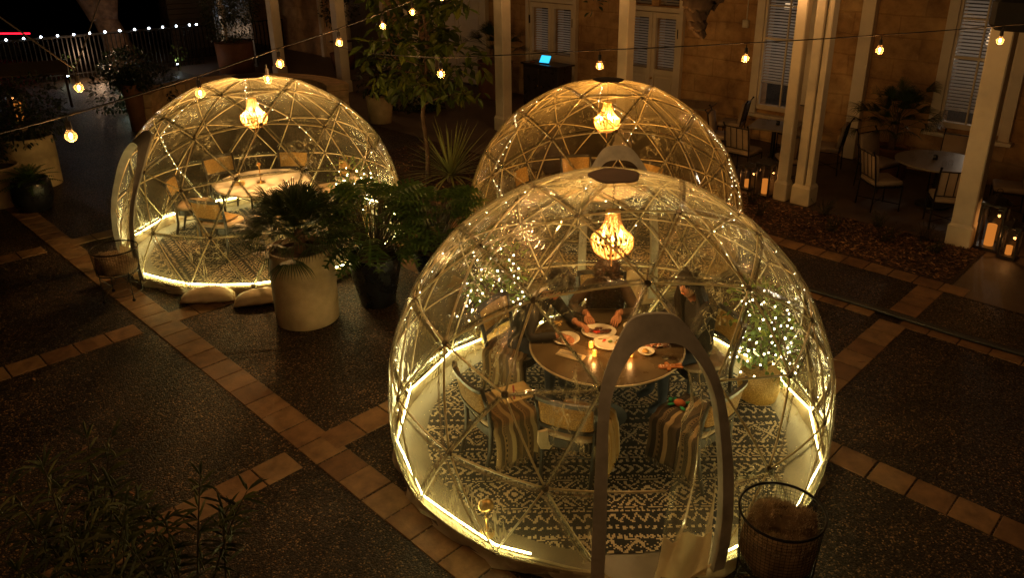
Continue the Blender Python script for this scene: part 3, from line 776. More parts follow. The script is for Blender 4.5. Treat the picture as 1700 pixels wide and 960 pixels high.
def make_dome():
    d = empty('garden_dome')
    cov.build('clear_cover', M['film'], d, smooth=True)
    cp = V((math.cos(-1), 0, 0))
    order = sorted(EDGES, key=lambda e: ((S(P3[e[0]])+S(P3[e[1]]))/2-V((1.6, -2.4, 2.2))).length)
    rest = MB()
    for n_, (i, j) in enumerate(order):
        pts = edge_pts(i, j, RS-.006, 6)
        mid = (pts[2]+pts[3]+pts[4])/3
        if in_door(mid*1.0) and in_door(pts[1]) : continue
        if n_ < 99:
            mb = MB(); mb.tube(pts, .008, 6); mb.build('strut', M['strut'], d, smooth=True)
        else: rest.tube(pts, .008, 6)
    o = rest.build('strut', M['strut'], d, smooth=True); o['kind'] = 'stuff'
    hb = None
    for i in keep:
        p = S(P3[i], .72, RS-.004)
        if in_door(p): continue
        q = P3[i].normalized()
        if hb is None:
            mb = MB(); mb.lathe([(.001, .012), (.02, .011), (.026, .003), (.026, -.01), (.001, -.012)], n=10); hb = mb.build('hub', M['hub'], d, loc=p); o = hb
        else: o = hb.copy(); o.parent = d; o.location = p; col.objects.link(o)
        o.rotation_euler = q.to_track_quat('Z', 'Y').to_euler()
    # fabric cap
    mb = MB(); top = RS+ZC+.03
    mb.v = [(0, 0, top+.006)]; n = 30
    for rr in (.09, .17, .2):
        for k in range(n):
            a = 2*PI*k/n; q = rr*(1+.05*math.cos(5*a))
            mb.v.append((q*math.cos(a), q*math.sin(a), math.sqrt((RS+.028)**2-q*q)+ZC))
    mb.f = [(0, 1+k, 1+(k+1) % n) for k in range(n)]+[(1+r_*n+k, 1+r_*n+n+k, 1+r_*n+n+(k+1) % n, 1+r_*n+(k+1) % n) for r_ in range(2) for k in range(n)]; mb.m = [0]*len(mb.f)
    mb.build('top_cap', M['cap_fabric'], d, smooth=True, solid=.006)
    # door surround: padded band along the opening, with a short hood
    mb = MB(); O, I, O2, I2 = [], [], [], []
    def dens(l):
        out = []
        for (a0, z0), (a1, z1) in zip(l[:-1], l[1:]):
            for k in range(4): out.append((a0+(a1-a0)*k/4, z0+(z1-z0)*k/4))
        return out+[l[-1]]
    def soft(l):
        for _ in range(4): l = [l[0]]+[tuple((a+2*b+c)/4 for a, b, c in zip(p_, q_, r_)) for p_, q_, r_ in zip(l[:-2], l[1:-1], l[2:])]+[l[-1]]
        return l
    do, di = soft(dens(DOOR_OUT)), soft(dens(DOOR_IN))
    for (a0, z0), (a1, z1) in zip(do, di):
        hood = max(0, min(1, (z1-1.15)/.45))
        out = sp(a0, max(z0, .07), RS+.03); inn = sp(a1, max(z1, .07), RS+.035)
        n_ = V((math.cos(DAZ), math.sin(DAZ), 0))
        O.append(out); I.append(inn+n_*.05*hood); O2.append(sp(a0, max(z0, .07), RS+.012)); I2.append(sp(a1, max(z1, .07), RS-.03))
    mb.strip(O, I); mb.strip(I, I2); mb.strip(I2, O2); mb.strip(O2, O)
    mb.build('door_frame', M['door_fabric'], d, smooth=False)
    # tied-back flap of clear sheet
    mb = MB(); L_, Rr = [], []
    rnd = random.Random(4); cols = []
    for k in range(15):
        z = .02+k*.105; row = []
        width = (.40-.24*(k/14)) if k < 12 else .12
        for s_ in range(9):
            t = s_/8; az = 10.6-math.degrees(width*t/1.8); rr = RS+.0-.06*math.sin(t*11+k*.45)*(.4+.6*t)-.02*t
            row.append(sp(az, min(z, 1.45), rr))
        cols.append(row)
    mb.v = [tuple(p) for r_ in cols for p in r_]; mb.f = [(k*9+s_, k*9+s_+1, k*9+9+s_+1, k*9+9+s_) for k in range(14) for s_ in range(8)]; mb.m = [0]*len(mb.f)
    fl = mb.build('door_flap', M['flap'], d, smooth=True)
    mb = MB(); mb.v = [tuple(p*1.0+V((0, 0, 0))+(p-V((0, 0, p.z))).normalized()*.012) for r_ in cols[:5] for p in r_]; mb.f = [(k*9+s_, k*9+s_+1, k*9+9+s_+1, k*9+9+s_) for k in range(4) for s_ in range(8)]; mb.m = [0]*len(mb.f)
    mb.build('flap_hem', M['skirt'], fl, smooth=True)
    # ground sheet and skirt
    mb = MB(); n = 60
    mb.lathe([(.001, .012), (1.2, .012), (1.79, .014), (1.8, .012)], n=n); mb.build('ground_sheet', M['floor_sheet'], d)
    mb = MB(); rows = [(1.80, .135), (1.806, .12), (1.81, .08), (1.815, .045), (1.82, .012), (1.83, .006)]; rnd = random.Random(9)
    vs_ = []
    m_ = 150
    for ri, (rr, z) in enumerate(rows):
        for k in range(m_):
            a = 2*PI*k/m_-PI
            # follow the 15-sided base
            ks_ = min(range(15), key=lambda q: abs((raz[q]-a+PI) % (2*PI)-PI)); da = abs((raz[ks_]-a+PI) % (2*PI)-PI)
            flat = 1-.5*(1-math.cos(R(12)))*min(1, da/R(12))*1.6
            w_ = .018*math.sin(a*23+ri)+.01*math.sin(a*57+ri*2) if ri > 1 else 0
            dz = max(0, 1-abs(((a-DAZ+PI) % (2*PI)-PI))/R(12)); zz = z*(1-.75*min(1, dz*3)) if dz > 0 else z
            vs_.append(((rr*flat+w_)*math.cos(a), (rr*flat+w_)*math.sin(a), zz))
    mb.v = vs_; mb.f = [(r_*m_+k, r_*m_+(k+1) % m_, (r_+1)*m_+(k+1) % m_, (r_+1)*m_+k) for r_ in range(len(rows)-1) for k in range(m_)]; mb.m = [0]*len(mb.f)
    mb.build('skirt', M['skirt'], d, smooth=True)
    # inner valance the light strip is tied to
    mb = MB(); rows = [(1.80, .13), (1.785, .2), (1.78, .05), (1.775, .015)]
    mb2 = MB(); pts0 = []; pts1 = []
    for k in range(121):
        a = DAZ+R(14)+(2*PI-R(28))*k/120; w_ = .008*math.sin(a*31)
        pts0.append(V(((1.79+w_)*math.cos(a), (1.79+w_)*math.sin(a), .13))); pts1.append(V(((1.765-w_)*math.cos(a), (1.765-w_)*math.sin(a), .016)))
    mb2.strip(pts0, pts1); mb2.build('valance', M['valance'], d, smooth=True)
    return d

def make_chandelier():
    c = empty('bead_chandelier')
    mb = MB()
    mb.lathe([(.05, .225), (.055, .235), (.05, .245)], n=16); mb.tube([V((.165*math.cos(a), .165*math.sin(a), 0)) for a in [2*PI*k/28 for k in range(28)]], .006, 5, closed=True); mb.tube([(0, 0, .24), (0, 0, -.16)], .006, 5)
    mb.tube([V((.055*math.cos(a), .055*math.sin(a), .23)) for a in [2*PI*k/14 for k in range(14)]], .006, 5, closed=True)
    mb.build('frame', M['brass'], c)
    mb = MB()   # chain up to the dome's top
    for k in range(9):
        z = .26+k*.03; a = (k % 2)*PI/2
        mb.tube([V((math.cos(a)*.008*math.cos(t), math.sin(a)*.008*math.cos(t), z+.017*math.sin(t))) for t in [2*PI*q/8 for q in range(8)]], .0025, 4, closed=True)
    mb.build('chain', M['black_metal'], c)
    def strand(pts, r, n):
        mb = MB(); tot = len(pts)-1
        for k in range(n+1):
            x = k/n*tot; i = min(int(x), tot-1); mb.ball(V(pts[i]).lerp(V(pts[i+1]), x-i), r, 6, 4)
        return mb
    up = strand(bez((.05, 0, .23), (.055, 0, .08), (.163, 0, .01), 10), .0075, 17)
    lo = strand([V((.168, 0, -.005)), V((.165, 0, -.05)), V((.145, 0, -.1)), V((.1, 0, -.14)), V((.05, 0, -.155))], .0085, 14)
    for src, cnt in ((up, 20), (lo, 22)):
        s0 = None
        for k in range(cnt):
            if s0 is None: s0 = src.build('bead_strand', M['bead'], c, smooth=True); o = s0
            else: o = s0.copy(); o.parent = c; col.objects.link(o)
            o.rotation_euler = (0, 0, 2*PI*k/cnt)
    mb = MB()
    for k in range(5): mb.ball((0, 0, -.17-.017*k), .009-.0008*k, 6, 4)
    mb.build('tassel', M['bead'], c, smooth=True)
    for k in range(3):
        a = 2*PI*k/3+.5; mb = MB(); mb.lathe([(.001, -.03), (.012, -.028), (.012, .0), (.001, .001)], (.08*math.cos(a), .08*math.sin(a), 0), 8); mb.tube([(0, 0, -.05), (.04*math.cos(a), .04*math.sin(a), -.06), (.08*math.cos(a), .08*math.sin(a), -.03)], .004, 5); h = mb.build('candle_holder', M['brass'], c)
        mb = MB(); mb.lathe([(.001, 0), (.013, .012), (.012, .03), (.001, .055)], (.08*math.cos(a), .08*math.sin(a), 0), 8); mb.build('bulb', M['glow_candle'], h, smooth=True)
    return c


DOMES = [
 (V((.4822, 5.6582, 0)), -.809, 'large clear geodesic dome with three diners and an open doorway'),
 (V((-3.93, 9.9604, 0)), .7484+R(216), 'clear geodesic dome with an empty white table beside the beige palm pot'),
 (V((.7135, 9.818, 0)), 1.5974+R(216), 'amber lit geodesic dome partly hidden behind the large dome')]
CHL = ['glowing wooden bead chandelier above the diners', 'overbright bead chandelier above the empty white table', 'overbright bead chandelier in the dome behind']
LEDL = ['warm light strip around the foot of the diners\' dome', 'warm light strip around the foot of the dome with the empty white table', 'warm light strip around the foot of the rear amber dome']
RUGL = ['round black rug with cream motifs under the diners', 'round black rug with cream motifs under the empty white table', 'round black rug with cream motifs in the rear amber dome']
dome0 = make_dome(); ch0 = make_chandelier()
domes = []
for k, (p, rz, lab) in enumerate(DOMES):
    if k == 0: d = dome0; d.location = p; d.rotation_euler = (0, 0, rz); tag(d, lab, 'dome', 'geodesic dining domes'); c = ch0; tag(c, CHL[0], 'chandelier', 'bead chandeliers')
    else: d = place_copy(dome0, p, rz, lab); c = place_copy(ch0, p, 0, CHL[k])
    domes.append((p, rz))
    c.location = p+V((0, 0, 1.775)); c.rotation_euler = (0, 0, .4*k)
    for q in range(3):
        a = 2*PI*q/3+.5+.4*k
        add_light('chandelier_light', p+V((.115*math.cos(a), .115*math.sin(a), 1.80)), [11, 36, 32][k], [(1, .58, .19), (1, .54, .18), (1, .45, .1)][k], .01)
    # light strip following the base hubs, open at the door
    e = MB(); pts = []
    azs = sorted([(a-DAZ) % (2*PI) for a in raz])
    for a in azs: pts.append(V((1.79*math.cos(DAZ+a), 1.79*math.sin(DAZ+a), .15)))
    path = []
    for p0_, p1_ in zip(pts[:-1], pts[1:]):
        for s_ in range(6): q_ = p0_.lerp(p1_, s_/6); path.append(q_+V((0, 0, -.010*math.sin(PI*s_/6))))
    path.append(pts[-1])
    if k == 0: path = path[:-4]
    e.tube(path, .0062, 6)
    if k < 2: o = e.build('light_strip', M['led'], loc=p, rz=rz); tag(o, LEDL[k], 'light strip', 'warm light strips round the domes')
    if k == 0: r0_ = rugmb.build('round_rug', [M['rug_black'], M['rug_cream']]); tag(r0_, RUGL[0], 'rug', 'round patterned rugs'); rr_ = r0_
    else: rr_ = r0_.copy(); col.objects.link(rr_); rr_['label'] = RUGL[k]
    door_az = rz+DAZ
    rr_.location = p+V((-.04*math.cos(door_az), -.04*math.sin(door_az), .02)); rr_.rotation_euler = (0, 0, door_az+PI/2+R(-6))

# fairy lights run along the struts
def nearest(azd, pol):
    a, t_ = R(azd), R(pol); q = V((math.sin(t_)*math.cos(a), math.sin(t_)*math.sin(a), math.cos(t_)))
    return min(keep, key=lambda i: (P3[i]-q).length)
adj = {i: set() for i in keep}
for i, j in EDGES: adj[i].add(j); adj[j].add(i)
def walk(start, goal):
    path = [start]
    while path[-1] != goal and len(path) < 12:
        path.append(min(adj[path[-1]], key=lambda j: (P3[j]-P3[goal]).length))
    return path
fb = MB(); fb.ball((0, 0, 0), .0033, 5, 4); fb0 = fb.build('bulb', M['fairy']); first_bulb = [fb0]
big_bulb = []
def fairy_string(name_label, pts_world, nb, group, rad=1.0):
    o = empty('fairy_lights', pts_world[0], 0, name_label, 'fairy lights', group)
    base = V(pts_world[0]); mb = MB(); mb.tube([V(p)-base for p in pts_world], .0018, 4); mb.build('wire', M['cord'], o)
    L = [0]
    for a, b in zip(pts_world[:-1], pts_world[1:]): L.append(L[-1]+(V(b)-V(a)).length)
    for k in range(nb):
        s_ = L[-1]*(k+.5)/nb; i = max(j for j in range(len(L)) if L[j] <= s_); i = min(i, len(L)-2)
        t_ = (s_-L[i])/max(1e-6, L[i+1]-L[i]); p = V(pts_world[i]).lerp(V(pts_world[i+1]), t_)-base
        p += V((random.uniform(-1, 1), random.uniform(-1, 1), random.uniform(-1, 1)))*.012
        if rad > 1:
            if not big_bulb: fbb = MB(); fbb.ball((0, 0, 0), .0068, 6, 4); big_bulb.append(fbb.build('bulb', M['fairy'])); q = big_bulb[0]
            else: q = big_bulb[0].copy(); col.objects.link(q)
        elif first_bulb: q = first_bulb.pop()
        else: q = fb0.copy(); col.objects.link(q)
        q.parent = o; q.location = p
    return o
def strut_path(di, az0, az1, pol1):
    p, rz = domes[di]; a = az0-math.degrees(rz); b = az1-math.degrees(rz)
    w = walk(nearest(a, 100), nearest(b, pol1)); pts = []
    for i, j in zip(w[:-1], w[1:]): pts += edge_pts(i, j, RS-.022, 5)[:-1]
    pts.append(S(P3[w[-1]], .72, RS-.022))
    m_ = Matrix.Translation(p) @ Matrix.Rotation(rz, 4, 'Z')
    return [m_ @ q for q in pts]
FG = 'fairy lights wound along the dome struts'
for di, az0, az1, pol, nb, lab in (
  (0, 165, 150, 20, 26, 'fairy lights climbing the diners\' dome on the pot side'), (0, 100, 110, 20, 26, 'fairy lights climbing the back of the diners\' dome behind the dark plant'),
  (0, 60, 40, 20, 26, 'fairy lights climbing behind the long haired diner'), (0, 10, 0, 37, 22, 'fairy lights above the basket plant in the diners\' dome'),
  (0, 190, 215, 59, 14, 'short fairy light run low beside the light strip of the diners\' dome'),
  (1, 20, 40, 20, 26, 'fairy lights climbing the white table dome beside the side table'), (1, 70, 90, 20, 24, 'fairy lights climbing the back of the white table dome'),
  (1, 150, 140, 37, 22, 'fairy lights climbing near the arched door of the white table dome'), (1, -10, -5, 59, 14, 'fairy lights low behind the split leaf plants'),
  (2, 150, 160, 20, 26, 'fairy lights climbing the rear amber dome on the yucca side'), (2, 30, 20, 20, 34, 'fairy lights climbing the rear amber dome on the lantern side'),
  (2, 0, -5, 37, 30, 'fairy lights low on the rear amber dome near the lanterns'), (2, 90, 90, 20, 22, 'fairy lights climbing the back of the rear amber dome')):
    fairy_string(lab, strut_path(di, az0, az1, pol), nb if di else nb-10, FG)
# ============================================================ FURNITURE
def make_chair():
    c = empty('dining_chair')
    for sx in (-1, 1):
        mb = MB(); mb.tube([(sx*.21, .19, 0), (sx*.215, .2, .44)], [.013, .019], 8); mb.build('leg', M['grey_wood'], c, smooth=True)
        mb = MB(); mb.tube([(sx*.2, -.27, 0), (sx*.205, -.21, .25), (sx*.215, -.2, .46), (sx*.225, -.23, .66), (sx*.235, -.285, .86)], [.014, .019, .021, .019, .015], 8); mb.build('leg', M['grey_wood'], c, smooth=True)
    mb = MB()      # curved apron
    o_, i_ = [], []
    for k in range(33):
        a = 2*PI*k/32; q = lambda r: V((r*math.copysign(abs(math.cos(a))**.55, math.cos(a)), .0+r*.96*math.copysign(abs(math.sin(a))**.55, math.sin(a)), 0))
        o_.append(q(.232)); i_.append(q(.215))
    mb.strip([p+V((0, 0, .37)) for p in o_], [p+V((0, 0, .445)) for p in o_]); mb.strip([p+V((0, 0, .445)) for p in o_], [p+V((0, 0, .445)) for p in i_]); mb.strip([p+V((0, 0, .445)) for p in i_], [p+V((0, 0, .37)) for p in i_]); mb.strip([p+V((0, 0, .37)) for p in i_], [p+V((0, 0, .37)) for p in o_])
    mb.build('seat_frame', M['grey_wood'], c, smooth=False)
    mb = MB(); n = 32; prof = [(.2, .43), (.222, .445), (.226, .465), (.215, .487), (.15, .5), (.001, .504)]
    for r, z in prof:
        for k in range(n):
            a = 2*PI*k/n; mb.v.append((r*math.copysign(abs(math.cos(a))**.55, math.cos(a)), r*.96*math.copysign(abs(math.sin(a))**.55, math.sin(a)), z))
    mb.f = [(i*n+k, i*n+(k+1) % n, (i+1)*n+(k+1) % n, (i+1)*n+k) for i in range(len(prof)-1) for k in range(n)]+[tuple(range(n-1, -1, -1))]; mb.m = [0]*len(mb.f)
    mb.build('seat', M['seat_pad'], c, smooth=True)
    def backarc(z0, z1, x, d0, th, mat, nm, par=c):
        mb = MB(); n = 12; rows = []
        for zz, yy in ((z0, -.2-(z0-.46)*.19), (z1, -.2-(z1-.46)*.19)):
            for off in (-th/2, th/2): rows.append([V((x*math.sin(PI/2*t)*1.0, yy-.055*(1-t*t)+off, zz)) for t in [k/n*2-1 for k in range(n+1)]])
        a, b, c_, d_ = rows
        mb.strip(a, c_); mb.strip(c_, d_); mb.strip(d_, b); mb.strip(b, a)
        mb.f.append((0, 13, 26+13, 26)); mb.m.append(0)
        return mb.build(nm, mat, par, smooth=False)
    bk = backarc(.60, .815, .212, 0, .012, M['cane'], 'backrest')
    backarc(.815, .852, .232, 0, .03, M['grey_wood'], 'top_rail', bk); backarc(.565, .6, .222, 0, .028, M['grey_wood'], 'lower_rail', bk)
    mb = MB()
    for sx in (-1, 1): mb.tube([(sx*.2, -.25, .16), (sx*.21, .19, .18)], .008, 5)
    mb.tube([(-.205, -.03, .17), (.205, -.03, .17)], .008, 5)
    mb.build('stretcher', M['grey_wood'], c)
    return c
chair0 = make_chair(); used = []
def chair(x, y, tx, ty, label, group):
    rz = math.atan2(ty-y, tx-x)-PI/2
    if not used:
        used.append(1); chair0.location = (x, y, .014); chair0.rotation_euler = (0, 0, rz); tag(chair0, label, 'chair', group); return chair0, rz
    c = place_copy(chair0, (x, y, .014), rz, label, group); return c, rz
G1, G2, G3 = 'cane back chairs at the diners\' table', 'cane back chairs at the empty white table', 'cane back chairs in the rear amber dome'
T1, T2, T3 = (.48, 5.78), (-4.05, 10.3), (.62, 10.15)
chairs1 = [
 (-.40, 5.22, 'empty cane back chair holding a brown folder and a striped throw'), (.20, 5.02, 'empty cane back chair with an ochre fringed throw, its back to the doorway side'),
 (1.13, 5.10, 'dark cane back chair with a small green toy on its striped throw'), (-.30, 6.22, 'cane back chair under the diner bending over the table'),
 (.50, 6.74, 'cane back chair under the diner in the dark fuzzy coat'), (1.34, 6.02, 'cane back chair under the long haired diner')]
for x, y, l in chairs1: chair(x, y, *T1, l, G1)
chairs2 = [(-4.86, 11.03, 'cane back chair behind the white table on the tree bench side'), (-4.03, 11.28, 'cane back chair directly behind the brass candlestick'),
 (-3.30, 10.85, 'cane back chair at the white table near the side table'), (-4.98, 10.12, 'cane back chair nearest the arched door of its dome'),
 (-4.32, 9.44, 'cane back chair showing its dark frame in front of the white table'), (-3.42, 9.60, 'cane back chair screened by the palm fronds')]
for x, y, l in chairs2: chair(x, y, *T2, l, G2)
chairs3 = [(-.22, 10.55, 'amber lit cane chair on the yucca side of the rear dome'), (.42, 11.08, 'amber lit cane chair in the middle of the rear dome'), (1.28, 10.75, 'amber lit cane chair behind the rear dome\'s door peak')]
for x, y, l in chairs3: chair(x, y, *T3, l, G3)

def table(x, y, r, mat, label):
    o = empty('round_table', (x, y, .014), 0, label, 'table')
    mb = MB(); mb.lathe([(.001, .70), (r-.03, .70), (r-.004, .712), (r-.004, .732), (r-.012, .74), (.001, .74)], n=56); mb.build('tabletop', mat, o, smooth=False)
    mb = MB(); mb.tube([V((r*math.cos(a), r*math.sin(a), .73)) for a in [2*PI*k/56 for k in range(56)]], .009, 6, closed=True); mb.build('edge_band', M['table_edge'], o, smooth=True)
    mb = MB(); mb.lathe([(.001, 0), (.2, 0), (.2, .012), (.06, .03), (.045, .12), (.045, .66), (.16, .70), (.001, .7)], n=28); mb.build('pedestal', M['black_matte'], o, smooth=True)
    return o
table(*T1, .66, M['table_stone'], 'round brown stone topped table set with food and candles')
table(*T2, .64, M['table_white'], 'round bright white topped table with nobody seated')
table(*T3, .6, M['table_white'], 'round white topped table in the rear amber dome')

# ---- throws over the chairs
def throw_mesh(mat, label, origin, rz, prof, w, fan=0.0, fringe=.07):
    """prof: side profile points (y, z) in the chair's frame; w: width along x"""
    o = empty('throw_blanket', origin, rz, label, 'blanket', 'striped throws on the chairs')
    n = 14; rows = []; rnd = random.Random(len(label))
    pp = []
    for (a, b) in zip(prof[:-1], prof[1:]):
        for k in range(4): pp.append((a[0]+(b[0]-a[0])*k/4, a[1]+(b[1]-a[1])*k/4))
    pp.append(prof[-1]); vs_, uv = [], []
    for i, (y, z) in enumerate(pp):
        t = i/(len(pp)-1)
        for k in range(n+1):
            s_ = k/n-.5; ww = w*(1+fan*t)
            vs_.append((s_*ww+.01*math.sin(i*.8), y+.012*math.sin(s_*22+1)*t, z+.008*math.sin(s_*30+i*.5))); uv.append((k/n, t))
    m_ = len(pp); fsx = [(i*(n+1)+k, i*(n+1)+k+1, (i+1)*(n+1)+k+1, (i+1)*(n+1)+k) for i in range(m_-1) for k in range(n)]
    me = bpy.data.meshes.new('cloth'); me.from_pydata(vs_, [], fsx); me.materials.append(mat)
    ul = me.uv_layers.new(name='UVMap')
    for li, l in enumerate(me.loops): ul.data[li].uv = uv[l.vertex_index]
    me.polygons.foreach_set('use_smooth', [True]*len(fsx))
    q = bpy.data.objects.new('cloth', me); col.objects.link(q); q.parent = o
    md = q.modifiers.new('s', 'SOLIDIFY'); md.thickness = .008
    mb = MB()
    for k in range(34):
        s_ = k/33-.5; y, z = pp[-1]; x = s_*w*(1+fan)
        mb.tube([(x, y+.012*math.sin(s_*22+1), z), (x+rnd.uniform(-.01, .01), y+rnd.uniform(-.01, .015), z-fringe*.5), (x+rnd.uniform(-.016, .016), y+rnd.uniform(-.01, .02), z-fringe)], [.0045, .004, .002], 4)
    mb.build('fringe', mat, o)
    return o
# throws: run across the seat (front to side) and hang off one side
def side_throw(ch, mat, label, side, w=.36, drop=.3, yoff=0.0):
    (x, y, _), rz = ch
    # frame turned so the cloth runs along the chair's x axis
    prof = [(.16, .52), (-.05, .525), (-.2, .52), (-.25, .49), (-.27, .4), (-.29, .49-drop)]
    o = throw_mesh(mat, label, (x, y, .014), rz+side*PI/2, prof, w, .12)
    return o
import types
def fr(cx_, cy_, t=T1): return ((cx_, cy_, 0), math.atan2(t[1]-cy_, t[0]-cx_)-PI/2)
side_throw(fr(.20, 5.02), M['throw_c'], 'ochre and cream striped throw with long fringe on the front chair', 1, .4, .36)
side_throw(fr(-.40, 5.22), M['throw_a'], 'tan striped throw hanging under the brown folder', 1, .36, .33)
side_throw(fr(1.13, 5.10), M['throw_b'], 'dark brown striped throw beneath the small green toy', -1, .42, .34)
side_throw(fr(-.30, 6.22), M['throw_a'], 'tan striped throw beside the bending diner', 1, .4, .3)
side_throw(fr(-4.32, 9.44, T2), M['throw_c'], 'pale folded throw on the chair before the white table', -1, .3, .2)

# brown folder and sock on the near chairs
mb = MB(); mb.box((-.30, 5.33, .545), (.3, .24, .012), .5, bev=.003); tag(mb.build('folder', M['paper']), 'ochre paper folder with a red tie lying on a chair', 'folder')
mb = MB(); mb.box((-.30, 5.33, .5525), (.015, .2, .004), .1); tag(mb.build('ribbon', M['dark_red']), 'narrow dark red ribbon lying across the ochre folder', 'ribbon')
mb = MB(); v_ = [(-.035, 0), (.04, 0), (.045, -.1), (.075, -.15), (.05, -.18), (-.02, -.155), (-.04, -.1)]
mb.add([(x, y_, z) for y_ in (-.012, .012) for x, z in v_], [tuple(range(7)), tuple(range(13, 6, -1))]+[(i, (i+1) % 7, (i+1) % 7+7, i+7) for i in range(7)])
o = mb.build('cloth_stocking', M['napkin'], loc=(-.06, 4.86, .52), rz=.4); tag(o, 'small cream cloth stocking hanging from the ochre throw\'s chair', 'stocking')
# toy on the dark chair
ty = empty('stuffed_toy', (1.02, 5.16, .548), R(-30), 'small green limbed toy with an orange oval body', 'toy')
mb = MB(); mb.ball((0, 0, .025), .05, 12, 8, (1, .75, .55)); mb.build('body', M['toy_orange'], ty, smooth=True)
for dx, dy, rz_ in ((-.05, .045, 2.3), (.045, -.05, -.6), (-.055, -.035, -2.4), (.05, .045, .8)):
    mb = MB(); mb.ball((0, 0, 0), .022, 8, 6, (1.5, .7, .5)); mb.build('limb', M['toy_green'], ty, smooth=True, loc=(dx, dy, .015), rz=rz_)
mb = MB(); mb.ball((-.075, .0, .03), .02, 8, 6); mb.build('head', M['toy_green'], ty, smooth=True)

# ---- tableware on the diners' table
TZ = .754+.001
def thing_mb(name, mb, mat, label, cat, loc, rz=0, group=None, smooth=True):
    o = mb.build(name, mat, loc=loc, rz=rz, smooth=smooth); tag(o, label, cat, group); return o
def plate(x, y, r, label, foods, sx=1.0):
    o = empty('plate', (x, y, TZ), 0, label, 'plate', 'plates on the diners\' table')
    mb = MB(); mb.lathe([(.001, 0), (r*.6, 0), (r*.7, .006), (r*.98, .02), (r, .023), (r*.97, .024), (r*.68, .011), (r*.6, .006), (.001, .006)], n=30, sx=sx); mb.build('dish', M['china'], o, smooth=True)
    rnd = random.Random(int(x*1000))
    for mat, fx, fy, fr_, n in foods:
        mb = MB()
        for _ in range(n): mb.ball((fx+rnd.uniform(-fr_, fr_), fy+rnd.uniform(-fr_, fr_)*.7, .016+rnd.uniform(0, .012)), rnd.uniform(.008, .02), 7, 5, (1.3, 1, .6))
        mb.build('food', M[mat], o, smooth=True)
    return o
plate(.42, 5.96, .135, 'oval plate of dark stew in front of the dark coated diner', [('food_dark', -.03, .02, .05, 14), ('food_red', -.02, -.02, .02, 4), ('food_dark', .06, 0, .035, 9)], 1.15)
plate(.13, 5.83, .12, 'white plate with a golden wedge of food beside the bending diner', [('food_gold', -.01, 0, .045, 16)])
plate(.50, 5.76, .13, 'white plate with scattered salad next to the votive candles', [('food_green', 0, .01, .02, 4), ('food_red', -.05, .03, .012, 2), ('food_gold', .06, 0, .03, 5)], 1.1)
plate(.90, 5.80, .11, 'white plate of red fruit in front of the long haired diner', [('food_red', -.02, -.02, .035, 10), ('food_dark', .03, .02, .03, 6)])
plate(.74, 6.05, .1, 'small plate of dark and golden bites at the far side of the table', [('food_gold', 0, .01, .035, 7), ('food_dark', .02, -.02, .03, 6)])
plate(.80, 5.62, .07, 'little bread plate beyond the votive inside the arch', [('food_gold', 0, 0, .02, 5)])
def votive(x, y, label):
    o = empty('votive_candle', (x, y, TZ), 0, label, 'candle', 'votive candles on the diners\' table')
    mb = MB(); mb.lathe([(.024, 0), (.027, .004), (.03, .068), (.027, .068), (.024, .008), (.001, .007)], n=16); mb.build('holder', M['glass'], o, smooth=True)
    mb = MB(); mb.lathe([(.001, .008), (.0215, .008), (.0235, .05), (.001, .05)], n=14); w = mb.build('wax', M['votive'], o, smooth=True)
    mb = MB(); mb.lathe([(.001, .05), (.004, .056), (.001, .066)], n=6); mb.build('flame', M['flame'], w)
    add_light('candle_light', (x, y, TZ+.085), .6, (1, .45, .12), .01)
votive(.34, 5.70, 'amber votive candle beside the salad plate'); votive(.36, 5.56, 'amber votive candle nearest the folded napkin'); votive(.66, 5.56, 'amber votive candle just inside the door arch')
o = empty('napkin_set', (.165, 5.57, TZ), R(-28), 'cream napkin with cutlery laid on it', 'napkin')
mb = MB(); mb.box((0, 0, .003), (.24, .1, .006), bev=.002); mb.box((.0, .0, .009), (.22, .075, .005), .06, bev=.002); mb.build('cloth', M['napkin'], o)
for dy in (-.012, .014):
    mb = MB(); mb.tube([(-.09, dy, .014), (.05, dy, .014)], .003, 5); mb.box((.075, dy, .0145), (.05, .016, .003)); mb.build('cutlery', M['steel'], o)
def wineglass(x, y, z, label, group, flip=False, fill=None):
    o = empty('wine_glass', (x, y, z), 0, label, 'glass', group)
    pr = [(.032, 0), (.033, .002), (.006, .006), (.004, .075), (.012, .085), (.032, .105), (.036, .13), (.03, .17), (.029, .17), (.034, .13), (.03, .107), (.001, .088)]
    if flip: pr = [(r, .17-z_) for r, z_ in pr]
    mb = MB(); mb.lathe(pr, n=18); mb.build('bowl', M['glass'], o, smooth=True)
    if fill:
        mb = MB(); mb.lathe([(.001, .09), (.03, .107), (.033, .125), (.001, .125)], n=14); mb.build('drink', M[fill], o, smooth=True)
    return o
wineglass(.95, 5.55, TZ, 'stemmed glass of dark wine beside the gingerbread cookie', 'stemmed glasses', fill='food_dark')
wineglass(.06, 5.98, TZ, 'stemmed glass near the golden wedge plate', 'stemmed glasses')
mb = MB(); mb.lathe([(.03, 0), (.034, .1), (.032, .1), (.028, .005), (.001, .004)], n=16); thing_mb('tumbler', mb, M['glass'], 'clear water tumbler between the two seated diners', 'glass', (.24, 6.1, TZ))
# glass jug with a white grid handle seen beside the bending diner
jg = empty('water_jug', (.20, 6.2, TZ), .4, 'clear water jug standing by the bending diner', 'jug')
mb = MB(); mb.lathe([(.045, 0), (.06, .02), (.058, .12), (.04, .17), (.046, .2), (.043, .2), (.037, .17), (.054, .12), (.055, .02), (.001, .006)], n=20); mb.build('body', M['glass'], jg, smooth=True)
mb = MB(); mb.tube([(.045, 0, .18), (.1, 0, .16), (.1, 0, .08), (.058, 0, .06)], .006, 6); mb.build('handle', M['glass'], jg, smooth=True)
